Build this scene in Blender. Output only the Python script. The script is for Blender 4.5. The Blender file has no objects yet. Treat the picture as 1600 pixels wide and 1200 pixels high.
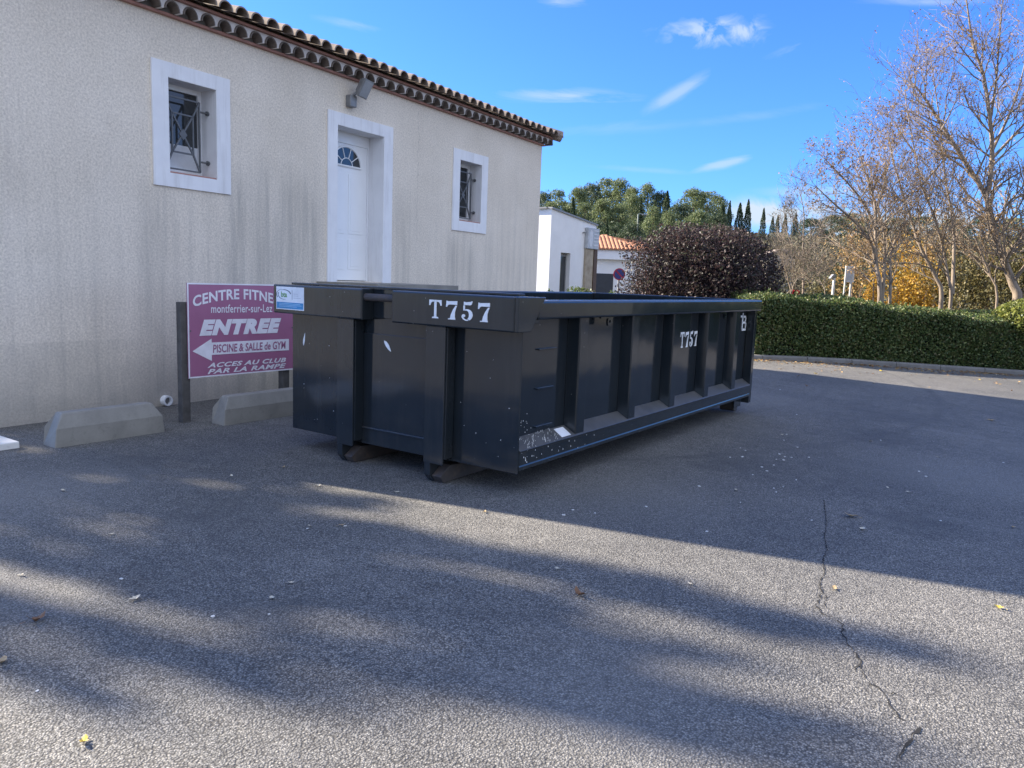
import bpy, bmesh, math, random
import numpy as np
from mathutils import Vector, Matrix

sc = bpy.context.scene
COL = sc.collection

# ------------------------------------------------------------------ camera
CF = 1198.8035
CP = np.array([2.99838, -4.49419, 1.5683])
CR = np.array([[0.8219050, 0.5684077, 0.0372142],
               [-0.1073253, 0.0903667, 0.9901086],
               [-0.5594224, 0.8177693, -0.1352774]])
cam_d = bpy.data.cameras.new('camera')
cam = bpy.data.objects.new('camera', cam_d)
COL.objects.link(cam)
cam_d.sensor_fit = 'HORIZONTAL'
cam_d.sensor_width = 36.0
cam_d.lens = CF / 1600 * 36
cam_d.clip_start = 0.05
cam_d.clip_end = 3000
M = Matrix.Identity(4)
for i in range(3):
    M[i][0] = CR[0][i]
    M[i][1] = CR[1][i]
    M[i][2] = -CR[2][i]
    M[i][3] = CP[i]
cam.matrix_world = M
sc.camera = cam

# ------------------------------------------------------------------ light
SUN_EL = math.radians(26)
SUN_AZ = math.radians(257.6)          # clockwise from +Y
SUN_STR = 5.0
SKY_STR = 0.09
EXPO = 1.9
sc.view_settings.view_transform = 'Standard'
sc.view_settings.look = 'None'
sc.view_settings.exposure = EXPO
sc.view_settings.gamma = 1
SD = Vector((math.cos(SUN_EL) * math.sin(SUN_AZ), math.cos(SUN_EL) * math.cos(SUN_AZ), math.sin(SUN_EL)))
sun_d = bpy.data.lights.new('sun', 'SUN')
sun_d.energy = SUN_STR
sun_d.angle = math.radians(0.55)
sun_d.color = (1.0, 0.89, 0.73)
sun = bpy.data.objects.new('sun', sun_d)
COL.objects.link(sun)
sun.rotation_euler = SD.to_track_quat('Z', 'Y').to_euler()
sun.location = (-20, -6, 20)


def ray(u, v):
    return CR.T @ np.array([(u - 800) / CF, (600 - v) / CF, 1.0])


def at(u, v, d):
    return Vector(CP + ray(u, v) * d)


world = bpy.data.worlds.new('World')
sc.world = world
world.use_nodes = True
wt = world.node_tree
for n in list(wt.nodes):
    wt.nodes.remove(n)


def N(t, typ, **kw):
    n = t.nodes.new(typ)
    for k, v in kw.items():
        if k.startswith('i_'):
            key = k[2:]
            n.inputs[int(key) if key.isdigit() else key.replace('_', ' ')].default_value = v
        else:
            setattr(n, k, v)
    return n


def L(t, a, b):
    t.links.new(a, b)


def mth(t, op, a, b=None, c=None, clamp=False):
    n = t.nodes.new('ShaderNodeMath')
    n.operation = op
    n.use_clamp = clamp
    for i, x in enumerate((a, b, c)):
        if x is None:
            continue
        if isinstance(x, (int, float)):
            n.inputs[i].default_value = x
        else:
            t.links.new(x, n.inputs[i])
    return n.outputs[0]


def vdot(t, a, vec):
    n = t.nodes.new('ShaderNodeVectorMath')
    n.operation = 'DOT_PRODUCT'
    t.links.new(a, n.inputs[0])
    n.inputs[1].default_value = vec
    return n.outputs['Value']


def build_world():
    t = wt
    out = N(t, 'ShaderNodeOutputWorld')
    bg = N(t, 'ShaderNodeBackground')
    bg.inputs[1].default_value = SKY_STR
    sky = N(t, 'ShaderNodeTexSky', sky_type='NISHITA', sun_disc=False, sun_elevation=SUN_EL, sun_rotation=SUN_AZ,
            altitude=50, air_density=1.0, dust_density=0.5, ozone_density=3.0)
    tint = N(t, 'ShaderNodeMixRGB', blend_type='MULTIPLY')
    tint.inputs[0].default_value = 1
    tint.inputs[2].default_value = (0.26, 0.49, 0.98, 1)
    L(t, sky.outputs[0], tint.inputs[1])
    tc = N(t, 'ShaderNodeTexCoord')
    nrm = N(t, 'ShaderNodeVectorMath', operation='NORMALIZE')
    L(t, tc.outputs['Generated'], nrm.inputs[0])
    d = nrm.outputs[0]
    # (u, v, half width, half height, noise scale, stretch, amount, threshold, tilt)
    clouds = [(1108, 50, 88, 28, 38, 1.3, .5, .43, 0), (1165, 48, 40, 22, 40, 1.2, .5, .40, 0), (875, 150, 135, 17, 26, 5.0, .55, .40, 2),
              (1058, 145, 70, 15, 30, 4.5, .34, .42, -30), (1130, 256, 75, 10, 26, 5.0, .38, .40, -14),
              (1215, 330, 90, 24, 17, 1.5, 1.1, .20, 0), (880, 2, 60, 12, 26, 4.0, .45, .38, 0),
              (1440, 0, 110, 9, 26, 5.0, .40, .38, 0), (1240, 75, 60, 10, 26, 4.0, .22, .42, -20),
              (1380, 350, 170, 26, 15, 1.6, .9, .24, 0), (1000, 265, 120, 8, 24, 6.0, .2, .42, 4),
              (950, 200, 160, 14, 20, 7.0, .14, .40, -4), (1280, 300, 120, 12, 20, 6.0, .25, .4, 0),
              (560, 40, 80, 10, 22, 5.0, .25, .42, 10), (1180, 180, 140, 12, 22, 7.0, .12, .4, -8)]
    acc = None
    for (u, v, a, b, ns, st, amt, thr, tilt) in clouds:
        c = Vector(ray(u, v)).normalized()
        r = Vector(CR[0])
        r = (r - c * r.dot(c)).normalized()
        up = r.cross(c)
        ct, stt = math.cos(math.radians(tilt)), math.sin(math.radians(tilt))
        r2 = r * ct - up * stt
        u2 = up * ct + r * stt
        x = mth(t, 'DIVIDE', vdot(t, d, r2), a / CF)
        y = mth(t, 'DIVIDE', vdot(t, d, u2), b / CF)
        q = mth(t, 'ADD', mth(t, 'MULTIPLY', x, x), mth(t, 'MULTIPLY', y, y))
        g = mth(t, 'POWER', 2.718, mth(t, 'MULTIPLY', q, -1.3))
        front = mth(t, 'GREATER_THAN', vdot(t, d, c), 0.5)
        cmb = N(t, 'ShaderNodeCombineXYZ')
        L(t, mth(t, 'MULTIPLY', vdot(t, d, r2), ns / st), cmb.inputs[0])
        L(t, mth(t, 'MULTIPLY', vdot(t, d, u2), ns), cmb.inputs[1])
        cmb.inputs[2].default_value = u * .013
        no = N(t, 'ShaderNodeTexNoise', i_Scale=1.0, i_Detail=7.0, i_Roughness=0.6, i_Distortion=0.6)
        L(t, cmb.outputs[0], no.inputs['Vector'])
        val = mth(t, 'ADD', mth(t, 'MULTIPLY', no.outputs[0], 1.7), -.34)
        m = mth(t, 'MULTIPLY', mth(t, 'SUBTRACT', mth(t, 'MULTIPLY', val, mth(t, 'ADD', .35, g)), thr), 2.6, clamp=True)
        m = mth(t, 'MULTIPLY', mth(t, 'MULTIPLY', m, g), front)
        m = mth(t, 'MULTIPLY', m, amt * 1.5, clamp=True)
        acc = m if acc is None else mth(t, 'MAXIMUM', acc, m)
    mix = N(t, 'ShaderNodeMixRGB')
    L(t, acc, mix.inputs[0])
    L(t, tint.outputs[0], mix.inputs[1])
    mix.inputs[2].default_value = (2.1, 2.5, 3.0, 1)
    # unseen bright cloud patch added as fill light opposite the sun, behind the camera
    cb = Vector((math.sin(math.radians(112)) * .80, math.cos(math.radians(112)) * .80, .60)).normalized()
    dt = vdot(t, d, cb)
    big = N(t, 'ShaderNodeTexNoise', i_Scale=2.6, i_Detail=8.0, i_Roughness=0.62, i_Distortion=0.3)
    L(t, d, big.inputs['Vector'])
    fill_bank = mth(t, 'MULTIPLY', mth(t, 'SUBTRACT', mth(t, 'ADD', dt, mth(t, 'MULTIPLY', big.outputs[0], .9)), .78), 2.6, clamp=True)
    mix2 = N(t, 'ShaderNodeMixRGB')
    L(t, fill_bank, mix2.inputs[0])
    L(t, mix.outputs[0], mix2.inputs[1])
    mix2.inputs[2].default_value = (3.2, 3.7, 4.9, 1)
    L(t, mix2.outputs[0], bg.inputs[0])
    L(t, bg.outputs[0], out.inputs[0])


build_world()

# ------------------------------------------------------------------ helpers


def smooth(a, b, x):
    t = min(1, max(0, (x - a) / (b - a)))
    return t * t * (3 - 2 * t)


def gz(x, y):
    """car park surface height: falls gently towards the far right"""
    return -0.036 * min(5.0, max(0.0, x + .9)) * smooth(.5, 9, y)


def gp(u, v):
    z = 0
    for _ in range(12):
        d = ray(u, v)
        p = CP + d * ((z - CP[2]) / d[2])
        z = gz(p[0], p[1])
    return Vector(p)


def new_mat(name):
    m = bpy.data.materials.new(name)
    m.use_nodes = True
    t = m.node_tree
    b = t.nodes['Principled BSDF']
    return m, t, b


def setc(b, c, rough=.6, spec=.4, metal=0):
    b.inputs['Base Color'].default_value = (*c, 1)
    b.inputs['Roughness'].default_value = rough
    b.inputs['Specular IOR Level'].default_value = spec
    b.inputs['Metallic'].default_value = metal


def ramp(t, fac, stops, interp='LINEAR'):
    r = t.nodes.new('ShaderNodeValToRGB')
    r.color_ramp.interpolation = interp
    e = r.color_ramp.elements
    while len(e) < len(stops):
        e.new(.5)
    for k, (p, c) in enumerate(stops):
        e[k].position = p
        e[k].color = (*c, 1) if len(c) == 3 else c
    L(t, fac, r.inputs[0])
    return r.outputs[0]


def noise(t, vec, scale, detail=4, rough=.55, dist=0):
    n = N(t, 'ShaderNodeTexNoise', i_Scale=scale, i_Detail=detail, i_Roughness=rough, i_Distortion=dist)
    if vec is not None:
        L(t, vec, n.inputs['Vector'])
    return n.outputs[0]


def objco(t, scale=(1, 1, 1), loc=(0, 0, 0)):
    tc = N(t, 'ShaderNodeTexCoord')
    mp = N(t, 'ShaderNodeMapping')
    mp.inputs['Scale'].default_value = scale
    mp.inputs['Location'].default_value = loc
    L(t, tc.outputs['Object'], mp.inputs[0])
    return mp.outputs[0]


def mixc(t, fac, a, b, mode='MIX'):
    n = N(t, 'ShaderNodeMixRGB', blend_type=mode)
    for i, x in enumerate((fac, a, b)):
        if isinstance(x, (int, float)):
            n.inputs[i].default_value = x
        elif isinstance(x, tuple):
            n.inputs[i].default_value = (*x, 1)
        else:
            L(t, x, n.inputs[i])
    return n.outputs[0]


def bump(t, b, h, strength=.3, dist=.01):
    n = N(t, 'ShaderNodeBump')
    n.inputs['Strength'].default_value = strength
    n.inputs['Distance'].default_value = dist
    L(t, h, n.inputs['Height'])
    L(t, n.outputs[0], b.inputs['Normal'])
    return n


MATS = {}


def plain(name, c, rough=.6, spec=.4, metal=0, vary=.12, scale=6, bmp=0, bscale=60):
    """a material with a little real-surface colour and gloss variation"""
    if name in MATS:
        return MATS[name]
    m, t, b = new_mat(name)
    setc(b, c, rough, spec, metal)
    co = objco(t)
    n1 = noise(t, co, scale, 6, .62)
    lo = tuple(max(0, x * (1 - vary)) for x in c)
    hi = tuple(min(1, x * (1 + vary)) for x in c)
    L(t, ramp(t, n1, [(.3, lo), (.7, hi)]), b.inputs['Base Color'])
    L(t, mth(t, 'ADD', mth(t, 'MULTIPLY', noise(t, co, scale * 3.1, 4), .16), rough - .08), b.inputs['Roughness'])
    if bmp:
        bump(t, b, noise(t, co, bscale, 4), bmp, .004)
    MATS[name] = m
    return m


def leafmat(name, stops, rough=.55, trans=.25, spec=.35):
    if name in MATS:
        return MATS[name]
    m, t, b = new_mat(name)
    setc(b, stops[0], rough, spec)
    geo = N(t, 'ShaderNodeNewGeometry')
    k = len(stops)
    c = ramp(t, geo.outputs['Random Per Island'], [(i / max(1, k - 1), s) for i, s in enumerate(stops)])
    L(t, c, b.inputs['Base Color'])
    out = t.nodes['Material Output']
    tr = N(t, 'ShaderNodeBsdfTranslucent')
    L(t, c, tr.inputs[0])
    mx = N(t, 'ShaderNodeMixShader')
    mx.inputs[0].default_value = trans
    L(t, b.outputs[0], mx.inputs[1])
    L(t, tr.outputs[0], mx.inputs[2])
    L(t, mx.outputs[0], out.inputs[0])
    MATS[name] = m
    return m


# ---- objects


def props(o, label=None, cat=None, group=None, kind=None):
    if label:
        o['label'] = label
    if cat:
        o['category'] = cat
    if group:
        o['group'] = group
    if kind:
        o['kind'] = kind
    return o


def thing(name, label, cat, loc=(0, 0, 0), rotz=0, group=None):
    o = bpy.data.objects.new(name, None)
    o.empty_display_size = .2
    COL.objects.link(o)
    o.location = loc
    o.rotation_euler = (0, 0, rotz)
    return props(o, label, cat, group)


def root_of(o):
    while o.parent:
        o = o.parent
    return o


def link_mesh(name, me, mat, parent=None, label=None):
    o = bpy.data.objects.new(name, me)
    COL.objects.link(o)
    if mat is not None and not me.materials:
        for m in (mat if isinstance(mat, (list, tuple)) else [mat]):
            me.materials.append(m)
    if parent is not None:
        o.parent = parent
    if label:
        o['label'] = label
    return o


class MB:
    def __init__(s):
        s.v, s.f = [], []

    def add(s, vs, fs):
        k = len(s.v)
        s.v += [tuple(p) for p in vs]
        s.f += [tuple(i + k for i in f) for f in fs]
        return s

    def box(s, x0, x1, y0, y1, z0, z1):
        return s.add([(x, y, z) for x in (x0, x1) for y in (y0, y1) for z in (z0, z1)],
                     [(0, 1, 3, 2), (4, 6, 7, 5), (0, 4, 5, 1), (2, 3, 7, 6), (0, 2, 6, 4), (1, 5, 7, 3)])

    def bar(s, a, b, w, h, up=(0, 0, 1)):
        a, b = Vector(a), Vector(b)
        d = (b - a).normalized()
        r = d.cross(Vector(up))
        if r.length < 1e-4:
            r = d.cross(Vector((1, 0, 0)))
        r.normalize()
        u = r.cross(d)
        vs = [p + r * (sx * w / 2) + u * (sz * h / 2) for p in (a, b) for sx, sz in ((-1, -1), (1, -1), (1, 1), (-1, 1))]
        return s.add(vs, [(3, 2, 1, 0), (4, 5, 6, 7), (0, 1, 5, 4), (1, 2, 6, 5), (2, 3, 7, 6), (3, 0, 4, 7)])

    def prism(s, poly, fn, t0, t1):
        n = len(poly)
        vs = [fn(a, b, t0) for a, b in poly] + [fn(a, b, t1) for a, b in poly]
        fs = [tuple(range(n - 1, -1, -1)), tuple(range(n, 2 * n))]
        fs += [(i, (i + 1) % n, n + (i + 1) % n, n + i) for i in range(n)]
        return s.add(vs, fs)

    def tube(s, pts, rad, n=8, cap=True):
        pts = [Vector(p) for p in pts]
        if isinstance(rad, (int, float)):
            rad = [rad] * len(pts)
        k = len(pts)
        d0 = (pts[1] - pts[0]).normalized()
        ref = Vector((0, 0, 1)) if abs(d0.z) < .9 else Vector((1, 0, 0))
        r = d0.cross(ref).normalized()
        vs, fs = [], []
        for i in range(k):
            d = (pts[min(i + 1, k - 1)] - pts[max(i - 1, 0)]).normalized()
            r = (r - d * r.dot(d)).normalized()
            u = d.cross(r)
            for j in range(n):
                a = 2 * math.pi * j / n
                vs.append(pts[i] + (r * math.cos(a) + u * math.sin(a)) * rad[i])
        for i in range(k - 1):
            for j in range(n):
                fs.append((i * n + j, i * n + (j + 1) % n, (i + 1) * n + (j + 1) % n, (i + 1) * n + j))
        if cap:
            fs.append(tuple(range(n - 1, -1, -1)))
            fs.append(tuple((k - 1) * n + j for j in range(n)))
        return s.add(vs, fs)

    def build(s, name, mat, parent=None, w=True, label=None, bevel=0, smooth=False, fix=True, segs=2):
        vs = s.v
        if w and parent is not None:
            r = root_of(parent)
            mi = (Matrix.Translation(r.location) @ r.rotation_euler.to_matrix().to_4x4()).inverted()
            vs = [tuple(mi @ Vector(p)) for p in vs]
        me = bpy.data.meshes.new(name)
        me.from_pydata(vs, [], s.f)
        if fix:
            bm = bmesh.new()
            bm.from_mesh(me)
            bmesh.ops.recalc_face_normals(bm, faces=bm.faces)
            bm.to_mesh(me)
            bm.free()
        if smooth:
            me.polygons.foreach_set('use_smooth', [True] * len(me.polygons))
        me.update()
        o = link_mesh(name, me, mat, parent, label)
        if bevel:
            md = o.modifiers.new('bevel', 'BEVEL')
            md.width = bevel
            md.segments = segs
            md.limit_method = 'ANGLE'
            md.angle_limit = math.radians(40)
            md.harden_normals = False
        return o


def quads_mesh(name, V, mat, per=4):
    """V: (n, per, 3) numpy array, one face per row"""
    n = len(V)
    me = bpy.data.meshes.new(name)
    me.vertices.add(n * per)
    me.vertices.foreach_set('co', np.ascontiguousarray(V, dtype=np.float32).ravel())
    me.loops.add(n * per)
    me.loops.foreach_set('vertex_index', np.arange(n * per, dtype=np.int32))
    me.polygons.add(n)
    me.polygons.foreach_set('loop_start', np.arange(0, n * per, per, dtype=np.int32))
    me.update(calc_edges=True)
    me.validate()
    if mat is not None:
        me.materials.append(mat)
    return me


def leaves(C, size, rng, aspect=.55, lean=None, lw=0.0):
    """rhombus leaf per centre, random orientation (optionally biased so its axis follows lean)"""
    C = np.asarray(C, float)
    n = len(C)
    a = rng.normal(size=(n, 3))
    if lean is not None:
        a = a + np.asarray(lean) * lw
    a /= np.linalg.norm(a, axis=1)[:, None] + 1e-9
    b = rng.normal(size=(n, 3))
    b -= (b * a).sum(1)[:, None] * a
    b /= np.linalg.norm(b, axis=1)[:, None] + 1e-9
    s = size * rng.uniform(.65, 1.35, n)[:, None]
    return np.stack([C - a * s, C - b * s * aspect + a * s * .1, C + a * s, C + b * s * aspect + a * s * .1], 1)


def copy_tree(o, parent=None):
    c = o.copy()
    COL.objects.link(c)
    if parent is not None:
        c.parent = parent
    for ch in list(o.children):
        copy_tree(ch, c)
    return c


def text_geo(s, size=1.0, shear=0.0, bold=0.0, space=1.0):
    cu = bpy.data.curves.new('lettering', 'FONT')
    cu.body = s
    cu.size = size
    cu.shear = shear
    cu.offset = bold
    cu.space_character = space
    cu.resolution_u = 4
    o = bpy.data.objects.new('lettering', cu)
    COL.objects.link(o)
    bpy.context.view_layer.update()
    me = bpy.data.meshes.new_from_object(o.evaluated_get(bpy.context.evaluated_depsgraph_get()))
    V = np.array([v.co[:] for v in me.vertices])
    F = [tuple(p.vertices) for p in me.polygons]
    bpy.data.objects.remove(o)
    bpy.data.curves.remove(cu)
    bpy.data.meshes.remove(me)
    return V, F


# ------------------------------------------------------------------ materials
def mat_asphalt():
    m, t, b = new_mat('asphalt')
    co = objco(t)
    v = N(t, 'ShaderNodeTexVoronoi', i_Scale=125.0)
    v.inputs['Randomness'].default_value = 1
    L(t, co, v.inputs['Vector'])
    sep = N(t, 'ShaderNodeSeparateColor')
    L(t, v.outputs['Color'], sep.inputs[0])
    stone = ramp(t, sep.outputs[0], [(0, (.115, .112, .106)), (.5, (.185, .180, .168)), (.85, (.245, .236, .216)), (1, (.34, .325, .29))])
    dd = v.outputs['Distance']
    gap = ramp(t, dd, [(.30, (1, 1, 1)), (.66, (.36, .36, .36))])
    c = mixc(t, 1, stone, gap, 'MULTIPLY')
    big = noise(t, co, .55, 5, .6, .4)
    c = mixc(t, 1, c, ramp(t, big, [(.3, (.80, .81, .83)), (.7, (1.22, 1.2, 1.17))]), 'MULTIPLY')
    mid = noise(t, co, 6, 5, .65)
    c = mixc(t, 1, c, ramp(t, mid, [(.3, (.86, .86, .87)), (.7, (1.14, 1.14, 1.13))]), 'MULTIPLY')
    # pale dust swept to streaks along the parking bays
    st = noise(t, objco(t, (.35, 1.6, 1)), 1.2, 6, .65, .8)
    c = mixc(t, mth(t, 'MULTIPLY', ramp(t, st, [(.55, (0, 0, 0)), (.75, (1, 1, 1))]), .35), c, (.21, .20, .185))
    tcx = N(t, 'ShaderNodeTexCoord')

    def near(px, py, r, amt, col, c):
        dn = N(t, 'ShaderNodeVectorMath', operation='DISTANCE')
        L(t, tcx.outputs['Object'], dn.inputs[0])
        dn.inputs[1].default_value = (px, py, 0)
        k = mth(t, 'ADD', dn.outputs['Value'], mth(t, 'MULTIPLY', mth(t, 'SUBTRACT', mid, .5), r * 1.6))
        k = mth(t, 'SUBTRACT', 1.2, mth(t, 'DIVIDE', k, r), clamp=True)
        return mixc(t, mth(t, 'MULTIPLY', k, amt), c, col)
    for (px, py, r, amt) in ((.9, 2.2, .5, .45), (1.6, 4.9, .7, .35), (-1.3, -1.6, .45, .4), (2.4, 1.4, .35, .45), (.2, -2.3, .3, .35), (-2.9, -1.2, .6, .35), (1.4, 7.0, .8, .3), (2.2, -1.0, .25, .3)):
        c = near(px, py, r, amt, (.06, .06, .06), c)
    for (px, py, r, amt) in ((-2.6, -2.2, .8, .25), (.6, .7, .9, .22), (2.6, 3.3, 1.0, .22), (1.8, -1.9, .6, .2), (-.4, 6.6, 1.0, .2)):
        c = near(px, py, r, amt, (.27, .26, .235), c)
    # scuffed tyre arcs
    for (px, py, r, w_, amt) in ((-8.241, 7.575, 10.18, .10, .42), (-8.3, 7.5, 8.6, .09, .25), (4.5, -9.0, 8.1, .10, .25), (4.6, -9.1, 6.7, .10, .2)):
        dn = N(t, 'ShaderNodeVectorMath', operation='DISTANCE')
        L(t, tcx.outputs['Object'], dn.inputs[0])
        dn.inputs[1].default_value = (px, py, 0)
        k = mth(t, 'ABSOLUTE', mth(t, 'SUBTRACT', dn.outputs['Value'], r))
        k = mth(t, 'SUBTRACT', 1, mth(t, 'DIVIDE', k, w_), clamp=True)
        k = mth(t, 'MULTIPLY', k, ramp(t, big, [(.4, (.2, .2, .2)), (.6, (1, 1, 1))]))
        c = mixc(t, mth(t, 'MULTIPLY', k, amt), c, (.05, .05, .05))
    L(t, c, b.inputs['Base Color'])
    b.inputs['Roughness'].default_value = .82
    b.inputs['Specular IOR Level'].default_value = .35
    h = mth(t, 'SUBTRACT', 1, dd)
    h = mth(t, 'ADD', h, mth(t, 'MULTIPLY', noise(t, co, 240, 2), .25))
    bump(t, b, h, .75, .005)
    return m


def mat_stucco():
    m, t, b = new_mat('roughcast_render')
    tc = N(t, 'ShaderNodeTexCoord')
    co = tc.outputs['Object']
    sep = N(t, 'ShaderNodeSeparateXYZ')
    L(t, co, sep.inputs[0])
    n1 = noise(t, co, 1.1, 6, .6)
    base = ramp(t, n1, [(.3, (.69, .615, .505)), (.7, (.79, .71, .595))])
    crepi = noise(t, co, 46, 8, .72, .3)
    base = mixc(t, 1, base, ramp(t, crepi, [(.34, (.74, .73, .73)), (.62, (1.12, 1.12, 1.12))]), 'MULTIPLY')
    # grey run-off streaks, strongest below the eaves tie points and low on the wall
    mp = N(t, 'ShaderNodeMapping')
    mp.inputs['Scale'].default_value = (1, 5.5, .30)
    L(t, co, mp.inputs[0])
    s1 = noise(t, mp.outputs[0], 1.6, 7, .68, .3)
    mp2 = N(t, 'ShaderNodeMapping')
    mp2.inputs['Scale'].default_value = (1, .8, .35)
    L(t, co, mp2.inputs[0])
    s2 = noise(t, mp2.outputs[0], 1.0, 4, .6)
    low = ramp(t, mth(t, 'DIVIDE', sep.outputs[2], 4.2), [(.1, (1, 1, 1)), (.55, (.75, .75, .75)), (.8, (.15, .15, .15)), (1, (.05, .05, .05))])
    streak = mth(t, 'MULTIPLY', ramp(t, s1, [(.45, (0, 0, 0)), (.7, (1, 1, 1))]), ramp(t, s2, [(.35, (.15, .15, .15)), (.65, (1, 1, 1))]))
    streak = mth(t, 'MULTIPLY', mth(t, 'MULTIPLY', streak, low), .42)
    base = mixc(t, streak, base, (.235, .23, .22))
    # two damp columns of dirt under the big window's right side and left of the door
    for (y0, wd, z1, amt) in ((1.42, .13, 2.9, .55), (1.75, .16, 3.1, .45), (2.25, .28, 3.0, .45), (2.62, .2, 2.9, .4), (.3, .14, 2.45, .5),
                              (4.55, .18, 3.0, .4), (5.9, .15, 2.4, .5), (6.4, .18, 2.35, .45), (7.0, .12, 2.6, .35)):
        dy = mth(t, 'DIVIDE', mth(t, 'SUBTRACT', sep.outputs[1], y0), wd)
        g = mth(t, 'POWER', 2.718, mth(t, 'MULTIPLY', mth(t, 'MULTIPLY', dy, dy), -1))
        zz = mth(t, 'MULTIPLY', mth(t, 'SUBTRACT', z1, sep.outputs[2]), 2.2, clamp=True)
        g = mth(t, 'MULTIPLY', mth(t, 'MULTIPLY', g, zz), ramp(t, s1, [(.3, (.2, .2, .2)), (.6, (1, 1, 1))]))
        base = mixc(t, mth(t, 'MULTIPLY', g, amt * .8), base, (.29, .28, .25))
    # damp grey-brown band rising from the ground, ragged upper edge
    rag = mth(t, 'ADD', sep.outputs[2], mth(t, 'MULTIPLY', noise(t, co, 2.2, 6, .65), -1.3))
    band = mth(t, 'SUBTRACT', 1, mth(t, 'DIVIDE', mth(t, 'ADD', rag, .60), .75), clamp=True)
    base = mixc(t, mth(t, 'MULTIPLY', band, .55), base, (.27, .255, .235))
    # an old repair low at the near end with a straight top edge, rougher and greyer
    pz = mth(t, 'ADD', sep.outputs[2], mth(t, 'MULTIPLY', noise(t, co, 9, 4), .03))
    pm = mth(t, 'MULTIPLY', mth(t, 'LESS_THAN', pz, .80), mth(t, 'LESS_THAN', mth(t, 'ADD', sep.outputs[1], mth(t, 'MULTIPLY', noise(t, co, 7, 4), .04)), .16))
    pm = mth(t, 'MULTIPLY', pm, ramp(t, noise(t, co, 2.4, 6, .7), [(.35, (.15, .15, .15)), (.65, (1, 1, 1))]))
    base = mixc(t, mth(t, 'MULTIPLY', pm, .22), base, (.33, .31, .27))
    # hairline crack from the corner of the door and a few dark pin marks
    wv = mth(t, 'ADD', sep.outputs[1], mth(t, 'MULTIPLY', noise(t, co, 5, 6, .7), .22))
    hc = mth(t, 'LESS_THAN', mth(t, 'ABSOLUTE', mth(t, 'SUBTRACT', wv, 4.98)), .0035)
    hc = mth(t, 'MULTIPLY', hc, mth(t, 'GREATER_THAN', noise(t, co, 1.3, 3), .47))
    base = mixc(t, mth(t, 'MULTIPLY', hc, .45), base, (.22, .2, .18))
    L(t, base, b.inputs['Base Color'])
    b.inputs['Roughness'].default_value = .93
    b.inputs['Specular IOR Level'].default_value = .2
    bump(t, b, mth(t, 'ADD', crepi, mth(t, 'MULTIPLY', noise(t, co, 110, 3), .35)), .55, .012)
    return m


def mat_paint():
    """blue-grey container paint: glossy, scratched, dusty on ledges"""
    m, t, b = new_mat('container_paint')
    co = objco(t)
    n1 = noise(t, co, 1.4, 5, .6)
    c = ramp(t, n1, [(.3, (.011, .016, .021)), (.7, (.019, .025, .030))])
    geo = N(t, 'ShaderNodeNewGeometry')
    sep = N(t, 'ShaderNodeSeparateXYZ')
    L(t, geo.outputs['Normal'], sep.inputs[0])
    dust = mth(t, 'MULTIPLY', ramp(t, sep.outputs[2], [(.35, (0, 0, 0)), (.7, (1, 1, 1))]), ramp(t, noise(t, co, 9, 6, .7), [(.2, (.35, .35, .35)), (.8, (.9, .9, .9))]))
    c = mixc(t, mth(t, 'MULTIPLY', dust, .62), c, (.20, .19, .18))
    # small chips
    v = N(t, 'ShaderNodeTexVoronoi', i_Scale=16.0)
    L(t, co, v.inputs['Vector'])
    chip = mth(t, 'MULTIPLY', mth(t, 'LESS_THAN', v.outputs['Distance'], .055), mth(t, 'GREATER_THAN', noise(t, co, 2.3, 2), .58))
    c = mixc(t, mth(t, 'MULTIPLY', chip, .55), c, (.42, .42, .40))
    # vertical grime
    g = noise(t, objco(t, (7, 7, .5)), 1.5, 6, .7)
    c = mixc(t, mth(t, 'MULTIPLY', ramp(t, g, [(.52, (0, 0, 0)), (.75, (1, 1, 1))]), .35), c, (.045, .045, .045))
    # road dirt and chalky scuffs towards the bottom edge
    tco = N(t, 'ShaderNodeTexCoord')
    sz = N(t, 'ShaderNodeSeparateXYZ')
    L(t, tco.outputs['Object'], sz.inputs[0])
    dirt = mth(t, 'SUBTRACT', .75, mth(t, 'DIVIDE', mth(t, 'ADD', sz.outputs[2], mth(t, 'MULTIPLY', noise(t, co, 4, 7, .72), .9)), 1.15), clamp=True)
    c = mixc(t, mth(t, 'MULTIPLY', dirt, .7), c, (.058, .055, .052))
    rst = mth(t, 'MULTIPLY', ramp(t, noise(t, objco(t, (9, 9, .9)), 2.2, 7, .75), [(.64, (0, 0, 0)), (.74, (1, 1, 1))]), ramp(t, noise(t, co, 1.1, 3), [(.5, (0, 0, 0)), (.65, (1, 1, 1))]))
    c = mixc(t, mth(t, 'MULTIPLY', rst, .5), c, (.10, .05, .028))
    scr = ramp(t, noise(t, objco(t, (3, 3, 40)), 3.0, 4, .6), [(.70, (0, 0, 0)), (.76, (1, 1, 1))])
    c = mixc(t, mth(t, 'MULTIPLY', scr, .16), c, (.10, .11, .12))
    L(t, c, b.inputs['Base Color'])
    r = mth(t, 'ADD', mth(t, 'MULTIPLY', noise(t, co, 5, 6, .7), .16), .03)
    r = mth(t, 'ADD', r, mth(t, 'MULTIPLY', dust, .4))
    L(t, r, b.inputs['Roughness'])
    b.inputs['Specular IOR Level'].default_value = .42
    b.inputs['Coat Weight'].default_value = .2
    b.inputs['Coat Roughness'].default_value = .06
    bump(t, b, noise(t, co, 2.1, 2, .5), .26, .02)
    return m


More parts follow.
